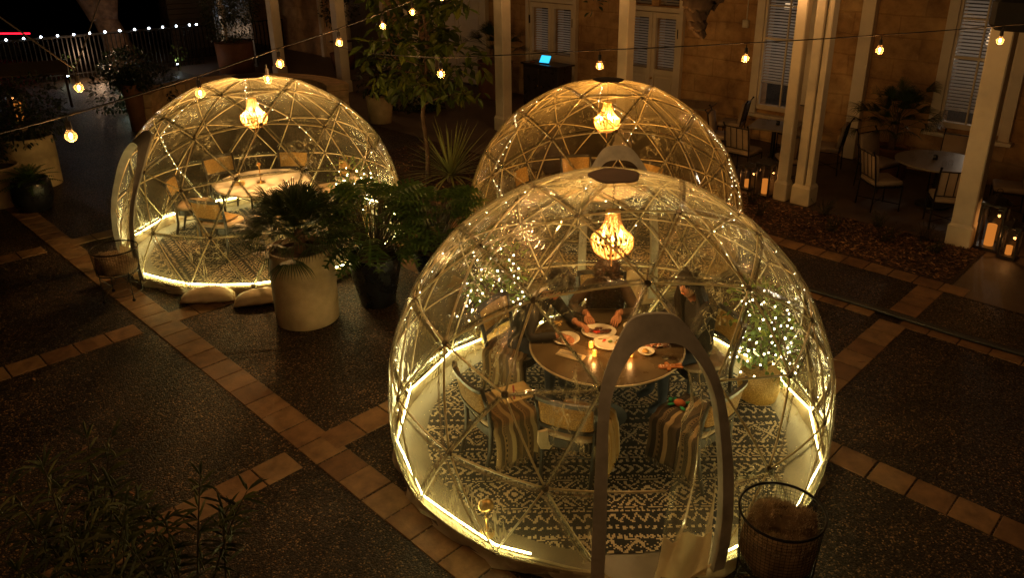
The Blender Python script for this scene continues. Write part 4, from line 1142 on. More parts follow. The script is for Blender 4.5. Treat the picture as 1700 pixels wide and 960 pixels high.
# small flower posy
fp = empty('flower_posy', (.06, 5.9, TZ), 0, 'little peach coloured bloom in a bud vase by the bending diner', 'flowers')
mb = MB(); mb.lathe([(.015, 0), (.022, .02), (.01, .06), (.012, .075), (.009, .075)], n=12); mb.build('vase', M['glass'], fp, smooth=True)
mb = MB(); mb.tube([(0, 0, .02), (0, 0, .12)], .002, 4)
for k in range(12):
    a = k*2.4; r_ = .012+.002*k; mb.ball((r_*math.cos(a), r_*math.sin(a), .13+.01*math.sin(k)), .013, 6, 4, (1, 1, .6))
mb.build('bloom', M['food_gold'], fp, smooth=True)
# gingerbread cookie
gb = empty('gingerbread_cookie', (.97, 5.40, TZ), R(5), 'gingerbread figure cookie with white icing at the table edge', 'cookie')
mb = MB(); mb.lathe([(.001, 0), (.03, 0), (.033, .006), (.028, .012), (.001, .012)], (-.07, 0, 0), 14)
mb.box((0, 0, .006), (.11, .055, .012), bev=.005); mb.box((-.02, .038, .006), (.03, .05, .012), .3, bev=.005); mb.box((-.02, -.038, .006), (.03, .05, .012), -.3, bev=.005); mb.box((.07, .02, .006), (.06, .03, .012), .25, bev=.005); mb.box((.07, -.02, .006), (.06, .03, .012), -.25, bev=.005)
mb.build('cookie', M['gingerbread'], gb)
mb = MB()
for p in ((-.08, .01), (-.08, -.01), (-.03, 0), (0, 0), (.03, 0)): mb.ball((p[0], p[1], .014), .005, 6, 4)
mb.tube([(-.06, -.012, .014), (-.057, 0, .014), (-.06, .012, .014)], .002, 4); mb.build('icing', M['icing'], gb, smooth=True)

# small side tables with candle, lantern and plates
def side_table(x, y, label):
    o = empty('side_table', (x, y, .014), 0, label, 'table', 'small side tables')
    mb = MB(); mb.lathe([(.001, .53), (.24, .53), (.25, .54), (.24, .555), (.001, .555)], n=28); mb.build('tabletop', M['table_white'], o)
    for k in range(3):
        a = 2*PI*k/3+.4; mb = MB(); mb.tube([(.08*math.cos(a), .08*math.sin(a), .53), (.2*math.cos(a), .2*math.sin(a), 0)], .013, 6); mb.build('leg', M['grey_wood'], o)
side_table(.05, 7.08, 'small white side table behind the diners'); side_table(-3.05, 11.18, 'small white side table holding a brass lantern'); side_table(1.7, 10.9, 'small white side table in the rear amber dome')
def candle_jar(x, y, z, label, e=.8):
    o = empty('glass_candle', (x, y, z), 0, label, 'candle', 'glass candles on the side tables')
    mb = MB(); mb.lathe([(.03, 0), (.036, .01), (.038, .14), (.036, .14), (.033, .012), (.001, .01)], n=16); mb.build('glass', M['glass'], o, smooth=True)
    mb = MB(); mb.lathe([(.001, .012), (.02, .012), (.02, .07), (.001, .07)], n=10); mb.build('candle', M['wax'], o)
    mb = MB(); mb.lathe([(.001, .072), (.009, .085), (.001, .12)], n=8); mb.build('flame', M['glow_warm'], o)
    add_light('candle_light', (x, y, z+.16), e, (1, .5, .18), .01)
candle_jar(.03, 7.06, .575, 'bright glass candle on the side table behind the diners', 1.2); candle_jar(-2.95, 11.12, .575, 'bright glass candle beside the brass lantern frame', 1.0)
ln = empty('brass_lantern', (-3.15, 11.2, .573), .3, 'open brass lantern frame on the side table', 'lantern')
mb = MB()
for sx in (-1, 1):
    for sy in (-1, 1): mb.box((sx*.07, sy*.07, .12), (.012, .012, .24))
for z in (.006, .234):
    for sx in (-1, 1): mb.box((sx*.07, 0, z), (.012, .128, .012)); mb.box((0, sx*.07, z), (.128, .012, .012))
mb.build('frame', M['brass'], ln)
mb = MB(); mb.tube([(-.07, 0, .24), (-.05, 0, .3), (.05, 0, .3), (.07, 0, .24)], .005, 5); mb.build('handle', M['brass'], ln)
for k, (x, y) in enumerate(((.2, 7.02), (-.12, 7.0))):
    mb = MB(); mb.lathe([(.001, 0), (.06, 0), (.09, .012), (.06, .006), (.001, .006)], n=24); thing_mb('side_plate', mb, M['china'], ['pale round plate on the back side table beside its candle', 'pale round plate on the back side table near the dark foliage'][k], 'plate', (x, y, .571), group='side plates')
# brass items
cs_ = empty('candlestick', (-4.07, 10.25, .755), 0, 'tall brass candlestick with a glowing ember top on the white table', 'candlestick')
mb = MB(); mb.lathe([(.001, 0), (.06, 0), (.062, .006), (.02, .014), (.007, .03), (.007, .24), (.03, .25), (.032, .265), (.001, .26)], n=20); mb.build('stand', M['brass'], cs_, smooth=True)
mb = MB(); mb.lathe([(.001, .262), (.028, .266), (.02, .285), (.001, .292)], n=12); mb.build('lamp_shade', M['wax'], cs_, smooth=True)
cs2 = place_copy(cs_, (.62, 10.12, .755), 0, 'brass candlestick with a glowing top seen through the rear dome\'s door'); cs_['group'] = cs2['group'] = 'brass candlesticks'
mb = MB(); mb.box((-4.32, 10.13, .785), (.13, .05, .06), .2, bev=.004); thing_mb('card_box', mb, M['paper'], 'small amber box standing on the white table', 'box', (0, 0, 0), smooth=False)
fl = empty('floor_lamp', (-.45, 4.31, .03), .2, 'small brass lamp standing on the floor by the light strip', 'lamp')
mb = MB(); mb.lathe([(.001, 0), (.06, 0), (.06, .012), (.008, .018), (.007, .03), (.007, .25)], n=22); mb.build('stand', M['brass'], fl, smooth=True)
mb = MB(); mb.lathe([(.02, .27), (.055, .245), (.058, .25), (.05, .28), (.02, .3), (.001, .302)], n=22); mb.build('lamp_shade', M['brass'], fl, smooth=True)

# ---- patio furniture
def make_patio_chair():
    c = empty('patio_chair')
    for sx in (-1, 1):
        mb = MB(); mb.tube([(sx*.24, .22, 0), (sx*.24, .22, .42)], .012, 6); mb.build('leg', M['black_metal'], c)
        mb = MB(); mb.tube([(sx*.24, -.24, 0), (sx*.24, -.22, .42), (sx*.24, -.3, .9), (sx*.24, -.34, .96)], .012, 6); mb.ball((sx*.24, -.34, .96), .02, 6, 5); mb.build('leg', M['black_metal'], c)
    mb = MB(); mb.tube([(-.24, -.22, .4), (.24, -.22, .4), (.24, .22, .4), (-.24, .22, .4)], .011, 5, closed=True); mb.tube([(-.24, -.24, .12), (.24, .22, .12)], .008, 5); mb.tube([(.24, -.24, .12), (-.24, .22, .12)], .008, 5); mb.build('frame', M['black_metal'], c)
    mb = MB(); mb.tube([(-.24, -.3, .9), (.24, -.3, .9)], .01, 5); mb.tube([(-.24, -.235, .52), (.24, -.235, .52)], .008, 5)
    for x in (-.12, 0, .12): mb.tube([(x, -.235, .52), (x, -.3, .9)], .007, 5)
    mb.build('back_frame', M['black_metal'], c)
    mb = MB(); mb.box((0, 0, .455), (.47, .46, .08), bev=.03); mb.build('seat_cushion', M['cushion'], c, smooth=True)
    mb = MB(); mb.xf = Matrix.Translation((0, -.225, .69)) @ Matrix.Rotation(.17, 4, 'X'); mb.box((0, 0, 0), (.45, .07, .42), bev=.03); mb.build('back_cushion', M['cushion'], c, smooth=True)
    return c
pc0 = make_patio_chair(); pu = []
def pchair(a, b, ta, tb, label):
    p, t_ = ab(a, b, .006), ab(ta, tb); rz = math.atan2(t_.y-p.y, t_.x-p.x)-PI/2
    if not pu: pu.append(1); pc0.location = p; pc0.rotation_euler = (0, 0, rz); tag(pc0, label, 'chair', 'cushioned metal patio chairs')
    else: place_copy(pc0, p, rz, label)
RT = (-3.42, 12.65); ST = (-6.45, 13.05); TT = (-8.6, 13.6)
pchair(-4.02, 11.95, *RT, 'patio chair with its barred back to the mulch bed'); pchair(-4.45, 12.95, *RT, 'patio chair between the round table and the wall pilaster')
pchair(-3.5, 13.6, *RT, 'patio chair under the window behind the round table'); pchair(-2.98, 11.8, *RT, 'patio chair whose seat shows beside the lantern post'); pchair(-2.45, 12.95, *RT, 'patio chair beyond the lantern post')
pchair(-6.5, 12.05, *ST, 'patio chair at the square table closest to the rear dome'); pchair(-7.3, 12.7, *ST, 'patio chair on the dome side of the square table, cushion facing out'); pchair(-6.5, 14.0, *ST, 'patio chair pushed under the wall behind the square table')
pchair(-5.6, 12.1, *ST, 'patio chair behind the close pair of posts'); pchair(-5.5, 13.3, *ST, 'patio chair by the pilaster, its back to it'); pchair(-7.75, 13.75, -8.6, 13.5, 'patio chair at the far table in the shadow of the wall')
pchair(-9.3, 13.0, *TT, 'patio chair mostly hidden by the rear dome')
def ptable(a, b, r, sq, label):
    o = empty('patio_table', ab(a, b, .006), GROT+.25, label, 'table', 'patio tables set with glasses')
    mb = MB()
    if sq: mb.box((0, 0, .72), (r*2, r*2, .03), bev=.008)
    else: mb.lathe([(.001, .705), (r-.02, .705), (r, .715), (r, .73), (r-.01, .737), (.001, .737)], n=44)
    mb.build('tabletop', M['patio_table'], o)
    mb = MB(); mb.tube([(0, 0, .02), (0, 0, .705)], .04, 10); mb.lathe([(.001, 0), (.26, 0), (.25, .03), (.04, .05)], n=20); mb.build('pedestal', M['black_metal'], o)
    return o
ptable(*RT, .66, False, 'round grey patio table near the lantern post'); ptable(*ST, .42, True, 'square patio table behind the close pair of posts'); ptable(*TT, .4, True, 'square patio table in the shadow by the french door')
gl = [(-3.72, 12.36), (-3.66, 12.95), (-3.22, 12.48), (-3.1, 12.9), (-3.8, 12.5), (-3.28, 12.38)]
gn = ['upturned glass on the round patio table by the barred chair', 'upturned glass on the round patio table on its wall side', 'upturned glass on the round patio table beside the lantern post', 'upturned glass farthest under the blinded window', 'second glass of the pair by the barred chair', 'second glass of the pair beside the lantern post']
for (a, b), l in zip(gl, gn):
    p = ab(a, b, .745); wineglass(p.x, p.y, p.z, l, 'glasses on the patio tables', flip=True)
for (a, b), l in zip([(-6.6, 12.92), (-6.7, 13.3), (-6.2, 13.0), (-8.45, 13.4), (-8.6, 13.75)], ['upturned glass at the near corner of the square table', 'upturned glass toward the wall on the square table', 'upturned glass half behind the slim post', 'upturned glass at the corner of the far table', 'upturned glass in the middle of the far table']):
    p = ab(a, b, .745); wineglass(p.x, p.y, p.z, l, 'glasses on the patio tables', flip=True)
mb = MB(); mb.lathe([(.001, 0), (.035, 0), (.035, .07), (.03, .07), (.03, .01), (.001, .01)], n=14); thing_mb('sugar_pot', mb, M['pot_dark'], 'small dark pot in the middle of the round patio table', 'pot', ab(-3.5, 12.66, .745))
mb = MB(); mb.lathe([(.001, 0), (.035, 0), (.035, .07), (.03, .07), (.03, .01), (.001, .01)], n=14); thing_mb('sugar_pot', mb, M['pot_dark'], 'small dark pot in the middle of the square patio table', 'pot', ab(-6.42, 13.1, .745))

# candle lanterns by the posts
def lantern(a, b, w, h, ch, label):
    p = ab(a, b, .01); o = empty('candle_lantern', p, GROT, label, 'lantern', 'black lanterns with orange candles')
    mb = MB(); t_ = .028
    for sx in (-1, 1):
        for sy in (-1, 1): mb.box((sx*(w/2-t_/2), sy*(w/2-t_/2), h*.42), (t_, t_, h*.78), bev=.003)
    mb.box((0, 0, .02), (w, w, .04), bev=.004); mb.box((0, 0, h*.81), (w+.02, w+.02, .035), bev=.004)
    for s_ in (-1, 1):
        for ax in (0, 1):
            for k in (-1, 1):
                q = (s_*(w/2-t_/2), k*(w*.3), h*.75) if ax else (k*(w*.3), s_*(w/2-t_/2), h*.75)
                mb.box(q, (t_*.8, w*.22, .03) if ax else (w*.22, t_*.8, .03))
    f_ = mb.build('frame', M['dark_wood'], o)
    mb = MB(); mb.lathe([(w*.68, h*.83), (w*.3, h*.93), (w*.12, h*.95), (w*.12, h*.98), (.001, h)], n=4); mb.build('roof', M['dark_wood'], o)
    mb = MB(); mb.tube([V((.035*math.cos(q), 0, h+.02+.035*math.sin(q))) for q in [2*PI*k/12 for k in range(12)]], .004, 5, closed=True); mb.build('ring', M['black_metal'], o)
    for s_ in (-1, 1):
        mb = MB(); mb.box((s_*(w/2-t_*.3), 0, h*.42), (.003, w-2*t_, h*.7)); mb.build('pane', M['glass'], o)
        mb = MB(); mb.box((0, s_*(w/2-t_*.3), h*.42), (w-2*t_, .003, h*.7)); mb.build('pane', M['glass'], o)
    mb = MB(); mb.lathe([(.001, .042), (ch[0], .042), (ch[0], .04+ch[1]), (ch[0]*.8, .035+ch[1]), (.001, .03+ch[1])], n=20); c_ = mb.build('candle', M['wax'], o, smooth=False)
    add_light('candle_light', p+V((0, 0, .04+ch[1]+.05)), .5, (1, .4, .1), .02)
lantern(-5.98, 11.32, .22, .5, (.045, .13), 'small black lantern with a short orange candle by the slim post')
lantern(-5.60, 11.22, .27, .68, (.055, .24), 'tall black lantern with a tall amber candle by the slim post')
lantern(-2.24, 11.30, .30, .80, (.06, .30), 'tall black lantern with a thick amber candle beside the open end post')
lantern(-1.95, 11.12, .22, .55, (.04, .12), 'small black lantern with a stubby orange candle at the open end')

# host desk with tablet
hd = empty('host_desk', ab(-12.75, 13.6, .004), GROT, 'black host desk standing against the french door', 'desk')
mb = MB(); mb.box((0, 0, .55), (1.15, .5, 1.06), bev=.01); mb.build('cabinet', M['dark_wood'], hd)
mb = MB(); mb.box((0, 0, 1.1), (1.25, .6, .04), bev=.008); mb.build('top', M['dark_wood'], hd)
for k in (-1, 1):
    mb = MB(); mb.box((k*.28, -.258, .55), (.5, .016, .9), bev=.005); d_ = mb.build('door', M['dark_wood'], hd)
    mb = MB(); mb.ball((k*.06, -.275, .6), .015, 6, 5); mb.build('knob', M['brass'], d_)
tb = empty('tablet', ab(-12.72, 13.5, 1.13), GROT+.15, 'tablet with a glowing blue screen propped on the host desk', 'tablet')
mb = MB(); mb.xf = Matrix.Translation((0, 0, .1)) @ Matrix.Rotation(-.6, 4, 'X'); mb.box((0, 0, 0), (.3, .014, .21), bev=.004); mb.build('body', M['pot_dark'], tb)
mb = MB(); mb.xf = Matrix.Translation((0, 0, .1)) @ Matrix.Rotation(-.6, 4, 'X'); mb.add([(-.138, -.0085, -.093), (.138, -.0085, -.093), (.138, -.0085, .093), (-.138, -.0085, .093)], [(0, 1, 2, 3)]); mb.build('screen', M['screen'], tb)
mb = MB(); mb.box((0, .06, .05), (.1, .1, .1), bev=.01); mb.build('stand', M['pot_dark'], tb)
mb = MB(); mb.box((0, 0, .02), (.12, .09, .04), bev=.004); thing_mb('card_holder', mb, M['pot_terracotta'], 'small brown box on the host desk beside the tablet', 'box', ab(-13.1, 13.45, 1.124), smooth=False)

# wire basket stands with sheepskins
def wire_basket(x, y, r, z0, z1, rz, label, castered):
    o = empty('wire_basket', (x, y, .0), rz, label, 'basket', 'black wire basket stands')
    circ = lambda rr, z, n=36: [V((rr*math.cos(2*PI*k/n), rr*math.sin(2*PI*k/n), z)) for k in range(n)]
    mb = MB(); mb.tube(circ(r, z1), .0085, 8, closed=True); mb.build('rim', M['black_metal'], o, smooth=True)
    mb = MB(); n = 56; rb = r*.9
    for k in range(n):
        a = 2*PI*k/n; mb.tube([(r*math.cos(a), r*math.sin(a), z1), (rb*math.cos(a), rb*math.sin(a), z0)], .0013, 4)
    m_ = 15
    for j in range(m_): t_ = (j+.5)/m_; mb.tube(circ(rb+(r-rb)*t_, z0+(z1-z0)*t_, 40), .0013, 4, closed=True)
    mb.build('wire_mesh', M['black_metal'], o)
    mb = MB(); mb.tube(circ(rb, z0), .006, 6, closed=True)
    for k in range(-4, 5):
        q = math.sqrt(max(0, 1-(k/5)**2))*rb; mb.tube([(-q, k/5*rb, z0), (q, k/5*rb, z0)], .0018, 4); mb.tube([(k/5*rb, -q, z0), (k/5*rb, q, z0)], .0018, 4)
    mb.build('base_grid', M['black_metal'], o)
    for k in range(4):
        a = PI/4+k*PI/2; mb = MB(); x_, y_ = rb*.95*math.cos(a), rb*.95*math.sin(a)
        mb.tube([(x_*1.03, y_*1.03, z0+.03), (x_*1.05, y_*1.05, .03)], .006, 6)
        mb.tube([V((x_, y_, z0-.02)).lerp(V((x_*.5, y_*.5, z0-.16)), t_)+V((0, 0, -.02*math.sin(PI*t_))) for t_ in [i/6 for i in range(7)]]+[V((x_*1.04, y_*1.04, .08))], .004, 5)
        lg = mb.build('leg', M['black_metal'], o)
        if castered: mb = MB(); mb.ball((x_*1.05, y_*1.05, .02), .02, 8, 6); mb.build('caster', M['black_metal'], lg, smooth=True)
    mb = MB(); mb.tube(circ(rb*.98, .09, 28), .004, 5, closed=True); mb.build('lower_ring', M['black_metal'], o)
wire_basket(1.44, 3.80, .262, .32, .70, .3, 'large black wire basket stand in front of the big dome', False)
wire_basket(-5.05, 8.16, .25, .34, .62, .2, 'black wire basket on casters beside the white table dome', True)
def sheepskin(x, y, r, z0, z1, label, seed):
    rnd = random.Random(seed); o = empty('sheepskin_throw', (x, y, z0), 0, label, 'throw', 'sheepskins in the wire baskets')
    mb = MB(); n = 40; prof = [(.001, 0), (r*.93, 0), (r*.98, .04), (r*.99, (z1-z0)*.6), (r*.9, (z1-z0)*.9), (r*.6, (z1-z0)), (r*.3, (z1-z0)*.93), (.001, (z1-z0)*.95)]
    base = len(mb.v)
    for r_, z_ in prof:
        for k in range(n):
            a = 2*PI*k/n; w_ = 1+.03*math.sin(a*3+seed)+.02*math.sin(a*7); zz = z_+(.07*math.sin(a+seed)+.03*math.sin(a*3+seed*2))*(z_/(z1-z0)) if z_ > .05 else z_
            mb.v.append((min(r_*w_, r*.99)*math.cos(a), min(r_*w_, r*.99)*math.sin(a), zz))
    mb.f = [(i*n+k, i*n+(k+1) % n, (i+1)*n+(k+1) % n, (i+1)*n+k) for i in range(len(prof)-1) for k in range(n)]; mb.m = [0]*len(mb.f)
    pts_ = [V(p) for p in mb.v]; mb.build('hide', M['hide'], o, smooth=True)
    mb = MB()
    for _ in range(5200):
        i = rnd.randrange(3*n, len(pts_)-n); p = pts_[i]+V((rnd.uniform(-.03, .03), rnd.uniform(-.03, .03), rnd.uniform(-.01, .01)))
        if math.hypot(p.x, p.y) > r*.97: continue
        d = V((rnd.uniform(-1, 1)+p.x, rnd.uniform(-1, 1)+p.y, rnd.uniform(.3, 1.2))).normalized()*rnd.uniform(.016, .036); s_ = d.cross(V((rnd.random(), rnd.random(), rnd.random()))).normalized()*.0024
        mb.add([p-s_, p+s_, p+d], [(0, 1, 2)])
    mb.build('fleece', M['fur'], o)
sheepskin(1.44, 3.80, .235, .33, .6, 'brown and cream sheepskin stuffed in the large wire basket', 1)
sheepskin(-5.05, 8.16, .222, .35, .5, 'cream sheepskin stuffed in the wire basket on casters', 4)

# sandbags at the foot of the far dome
def sandbag(x, y, rz, L, label, seed):
    mb = MB(); n, m_ = 22, 16; rnd = random.Random(seed)
    for i in range(n+1):
        t_ = i/n*2-1; w = (1-abs(t_)**3.2)**.5; hh = .07*(1-abs(t_)**2.5)**.5+.012
        if i in (0, n): w = .35; hh = .012
        for k in range(m_):
            a = 2*PI*k/m_; mb.v.append((t_*L/2, (.13*w+.02)*math.cos(a)*(1+.06*math.sin(t_*9+k*2.0+seed)), max(0, hh*(1+math.sin(a))+.006*math.sin(t_*14+k*3))))
    mb.f = [(i*m_+k, i*m_+(k+1) % m_, (i+1)*m_+(k+1) % m_, (i+1)*m_+k) for i in range(n) for k in range(m_)]+[tuple(range(m_-1, -1, -1)), tuple(n*m_+k for k in range(m_))]; mb.m = [0]*len(mb.f)
    o = mb.build('sandbag', M['canvas_bag'], smooth=True, loc=(x, y, .003), rz=rz); tag(o, label, 'sandbag', 'pale sandbags weighing down the dome')
sandbag(-4.0, 8.06, .12, .62, 'pale canvas sandbag lying midway along the foot of the far dome', 1)
sandbag(-3.36, 8.02, .3, .62, 'pale canvas sandbag tucked against the beige palm pot', 2)
# dark speaker on the post, small items
sk = empty('wall_speaker', ab(-2.40, 10.95, 2.98), GROT+.1, 'black rounded speaker fixed high on the open end post', 'speaker')
mb = MB(); mb.box((0, 0, .17), (.6, .34, .42), bev=.09); mb.build('cabinet', M['black_matte'], sk, smooth=False)
mb = MB(); mb.box((0, .2, .13), (.06, .12, .06)); mb.build('bracket', M['black_metal'], sk)
# menu stand in the far dark corner with an orange lantern
ms = empty('sign_stand', (-12.4, 18.3, 0), .5, 'slanted sign stand in the dark far corner', 'sign')
for x_ in (-.7, .7): mb = MB(); mb.tube([(x_, 0, 0), (x_, 0, .95)], .03, 6); mb.build('leg', M['rail_metal'], ms)
mb = MB(); mb.xf = Matrix.Translation((0, 0, .98)) @ Matrix.Rotation(.5, 4, 'X'); mb.box((0, 0, 0), (1.6, .5, .04)); mb.build('board', M['siding'], ms)
lantern(-20.3, 4.35, .3, .8, (.07, .4), 'lone lantern with a dull orange candle by the sign stand')
# ============================================================ PEOPLE
def skin_chunk(mb, verts, edges, radii, mi, sub=2, xf=None):
    me = bpy.data.meshes.new('tmp'); me.from_pydata([tuple(v) for v in verts], edges, [])
    o = bpy.data.objects.new('tmp', me); col.objects.link(o)
    o.modifiers.new('s', 'SKIN'); sv = me.skin_vertices[0].data
    for i, r in enumerate(radii): sv[i].radius = r if isinstance(r, tuple) else (r, r)
    sv[0].use_root = True
    m2 = o.modifiers.new('u', 'SUBSURF'); m2.levels = sub; m2.render_levels = sub
    dg = bpy.context.evaluated_depsgraph_get(); dg.update()
    ev = o.evaluated_get(dg); em = bpy.data.meshes.new_from_object(ev)
    mb.mi = mi(None) if callable(mi) else mi
    n = len(mb.v); co = [v.co.copy() for v in em.vertices]
    if xf is not None: co = [xf @ c for c in co]
    mb.v += [tuple(c) for c in co]
    for p in em.polygons:
        mb.f.append(tuple(i+n for i in p.vertices))
        c = sum((co[i] for i in p.vertices), V())/len(p.vertices)
        mb.m.append(mi(c) if callable(mi) else mi)
    bpy.data.objects.remove(o, do_unlink=True); bpy.data.meshes.remove(me); bpy.data.meshes.remove(em)

def hand(mb, wrist, direction, palm_n, side, curl=.6):
    """palm with five bent fingers; direction: wrist to knuckles"""
    d = V(direction).normalized(); n = V(palm_n); n = (n-d*n.dot(d)).normalized(); s_ = d.cross(n)*side
    w = V(wrist)
    P_ = lambda a, b, c: w+s_*a+d*b+n*c
    skin_chunk(mb, [P_(0, -.02, 0), P_(0, .03, 0), P_(-.018, .075, 0), P_(.018, .075, 0), P_(0, .078, 0)], [(0, 1), (1, 2), (1, 3), (1, 4)], [.021, (.026, .018), .016, .016, .016], 1, 1)
    for k, (x, L) in enumerate(((-.03, .068), (-.010, .078), (.010, .073), (.029, .056))):
        a0 = curl*.6; a1 = a0+curl; a2 = a1+curl*.7; p0 = P_(x*.6, .05, 0); p1 = P_(x, .088, .002)
        p2 = p1+(d*math.cos(a0)+n*math.sin(a0))*L*.45; p3 = p2+(d*math.cos(a1)+n*math.sin(a1))*L*.32; p4 = p3+(d*math.cos(a2)+n*math.sin(a2))*L*.23
        skin_chunk(mb, [p0, p1, p2, p3, p4], [(0, 1), (1, 2), (2, 3), (3, 4)], [.01, .0095, .0085, .0078, .0065], 1, 1)
    q0 = P_(-.012, .012, .004); q1 = P_(-.038, .035, .014); q2 = P_(-.045, .062, .03); q3 = P_(-.038, .083, .042)
    skin_chunk(mb, [q0, q1, q2, q3], [(0, 1), (1, 2), (2, 3)], [.013, .012, .010, .008], 1, 1)

def person(loc, rz, label, top, legs_mat, hair_mat, lean, look, lw, rw, long_hair=False, fuzzy=False, turn=0.0, wdir=((0, 1, -.2), (0, 1, -.2))):
    o = empty('person', loc, rz, label, 'person', None)
    mb = MB()
    pel = V((0, -.06, .58)); sp1 = V((0, -.06+lean*.25, .72)); ch = V((0, -.06+lean*.6, .9)); nk = V((0, -.05+lean*.95, 1.05)); hb = V((0, -.02+lean*1.15, 1.12))
    shl, shr = V((-.155, ch.y+lean*.2, 1.0)), V((.155, ch.y+lean*.2, 1.0))
    lw, rw = V(lw), V(rw)
    def elbow(sh, w, sx):
        m = (sh+w)/2; d = (w-sh); L = d.length; up = .27; h = math.sqrt(max(.0004, up*up-(L/2)**2)); q = V((sx*.75, -.1, -.8)); q = (q-d*(q.dot(d)/d.dot(d))).normalized(); return m+q*h
    el, er = elbow(shl, lw, -1), elbow(shr, rw, 1)
    verts = [pel, sp1, ch, nk, hb, shl, el, lw, shr, er, rw,
             V((-.1, 0, .56)), V((-.13, .38, .55)), V((-.12, .36, .12)), V((-.13, .5, .07)),
             V((.1, 0, .56)), V((.13, .38, .55)), V((.12, .36, .12)), V((.13, .5, .07))]
    edges = [(0, 1), (1, 2), (2, 3), (3, 4), (2, 5), (5, 6), (6, 7), (2, 8), (8, 9), (9, 10), (0, 11), (11, 12), (12, 13), (13, 14), (0, 15), (15, 16), (16, 17), (17, 18)]
    radii = [(.155, .125), (.14, .115), (.16, .12), .056, .05, .07, .05, .03, .07, .05, .03, .095, .065, .042, .04, .095, .065, .042, .04]
    def mi(c):
        if c is None: return 0
        if (c-hb).length < .07 or c.z > nk.z+.02: return 1
        if (c-lw).length < .05 or (c-rw).length < .05: return 1
        return 2 if c.z < .64 and c.y > .02 or c.z < .5 else 0
    skin_chunk(mb, verts, edges, radii, mi, 2)
    # head with a face
    hd = Matrix.Translation(hb+V((0, .02, .085))) @ Matrix.Rotation(turn, 4, 'Z') @ Matrix.Rotation(look, 4, 'X')
    mb.xf = hd; mb.mi = 1
    n, m_ = 18, 14; vs_, fs_ = [], []
    for i in range(m_+1):
        t_ = PI*i/m_; z = -math.cos(t_)*.122; r = math.sin(t_)
        jaw = 1-.28*max(0, (-z-.02)/.1)
        for k in range(n):
            a = 2*PI*k/n; x = r*.077*jaw*math.cos(a); y = r*.096*math.sin(a)*(1 if math.sin(a) < 0 else (1-.12*max(0, (-z)/.12)))
            if math.sin(a) > .75 and abs(z-.018) < .02: y -= .006   # eye sockets
            vs_.append((x, y, z))
    fs_ = [(i*n+k, i*n+(k+1) % n, (i+1)*n+(k+1) % n, (i+1)*n+k) for i in range(m_) for k in range(n)]
    mb.add(vs_, fs_)
    mb.add([(-.012, .088, .02), (.012, .088, .02), (0, .094, .03), (-.016, .09, -.022), (.016, .09, -.022), (0, .118, -.018), (0, .09, -.032)], [(0, 3, 5, 2), (1, 2, 5, 4), (3, 6, 5), (4, 5, 6)])
    for sx in (-1, 1): mb.ball((sx*.078, -.005, .0), .02, 7, 6, (.4, .8, 1.4))
    mb.mi = 3
    for sx in (-1, 1):
        mb.ball((sx*.03, .082, .02), .011, 8, 6, (1.2, .6, .8)); mb.box((sx*.031, .09, .042), (.034, .008, .006))
    mb.mi = 4; mb.ball((0, .083, -.052), .016, 8, 5, (1.4, .5, .45)); mb.mi = 0; mb.xf = None
    hand(mb, lw, wdir[0], (.2, 0, -1), -1, .75); hand(mb, rw, wdir[1], (-.2, 0, -1), 1, .75)
    mb.build('body', [M[top], M['skin'], M[legs_mat], M['hair_dark'], M['toy_orange']], o, smooth=True)
    # hair
    mb = MB(); mb.xf = hd; rnd = random.Random(3)
    n, m_ = 20, 10; vs_ = []
    for i in range(m_+1):
        t_ = i/m_*PI*.62
        for k in range(n):
            a = 2*PI*k/n; front = max(0, math.sin(a)); tt = t_*(1-.36*front)
            q = 1.12+.03*math.sin(a*9+i)
            vs_.append((.077*q*math.sin(tt)*math.cos(a)*1.03, .1*q*math.sin(tt)*math.sin(a)-.008, .122*q*math.cos(tt)))
    mb.add(vs_, [(i*n+k, i*n+(k+1) % n, (i+1)*n+(k+1) % n, (i+1)*n+k) for i in range(m_) for k in range(n)])
    if long_hair:
        for k in range(120):
            a = PI+rnd.uniform(-.35, PI+.35); x, y = .085*math.cos(a), .1*math.sin(a)-.01
            L = rnd.uniform(.32, .5); w_ = rnd.uniform(-.03, .03)
            mb.tube([(x*.85, y*.8, .07), (x*1.12, y*1.1, -.02), (x*1.35+w_, y*1.25-.01, -.16), (x*1.3+w_*1.4, y*1.25-.02, -.16-L*.5), (x*1.15+w_*1.8, y*1.1-.02, -.1-L)], [.008, .014, .016, .013, .004], 5)
    for _ in range(700):
        a = rnd.uniform(0, 2*PI); t_ = rnd.uniform(.05, 1.75)*(1-.36*max(0, math.sin(a))); q = 1.13
        p = V((.079*q*math.sin(t_)*math.cos(a), .1*q*math.sin(t_)*math.sin(a)-.008, .122*q*math.cos(t_)))
        dn = V((math.cos(t_)*math.cos(a), math.cos(t_)*math.sin(a), -math.sin(t_)))+V((rnd.uniform(-.5, .5), rnd.uniform(-.5, .5), rnd.uniform(-.3, .5)))
        e_ = p+dn.normalized()*rnd.uniform(.03, .07)+p.normalized()*rnd.uniform(.0, .018); s_ = dn.cross(p).normalized()*rnd.uniform(.002, .005)
        mb.add([p-s_, p+s_, e_+s_*.4, e_-s_*.4], [(0, 1, 2, 3)])
    mb.build('hair', M[hair_mat], o, smooth=True)
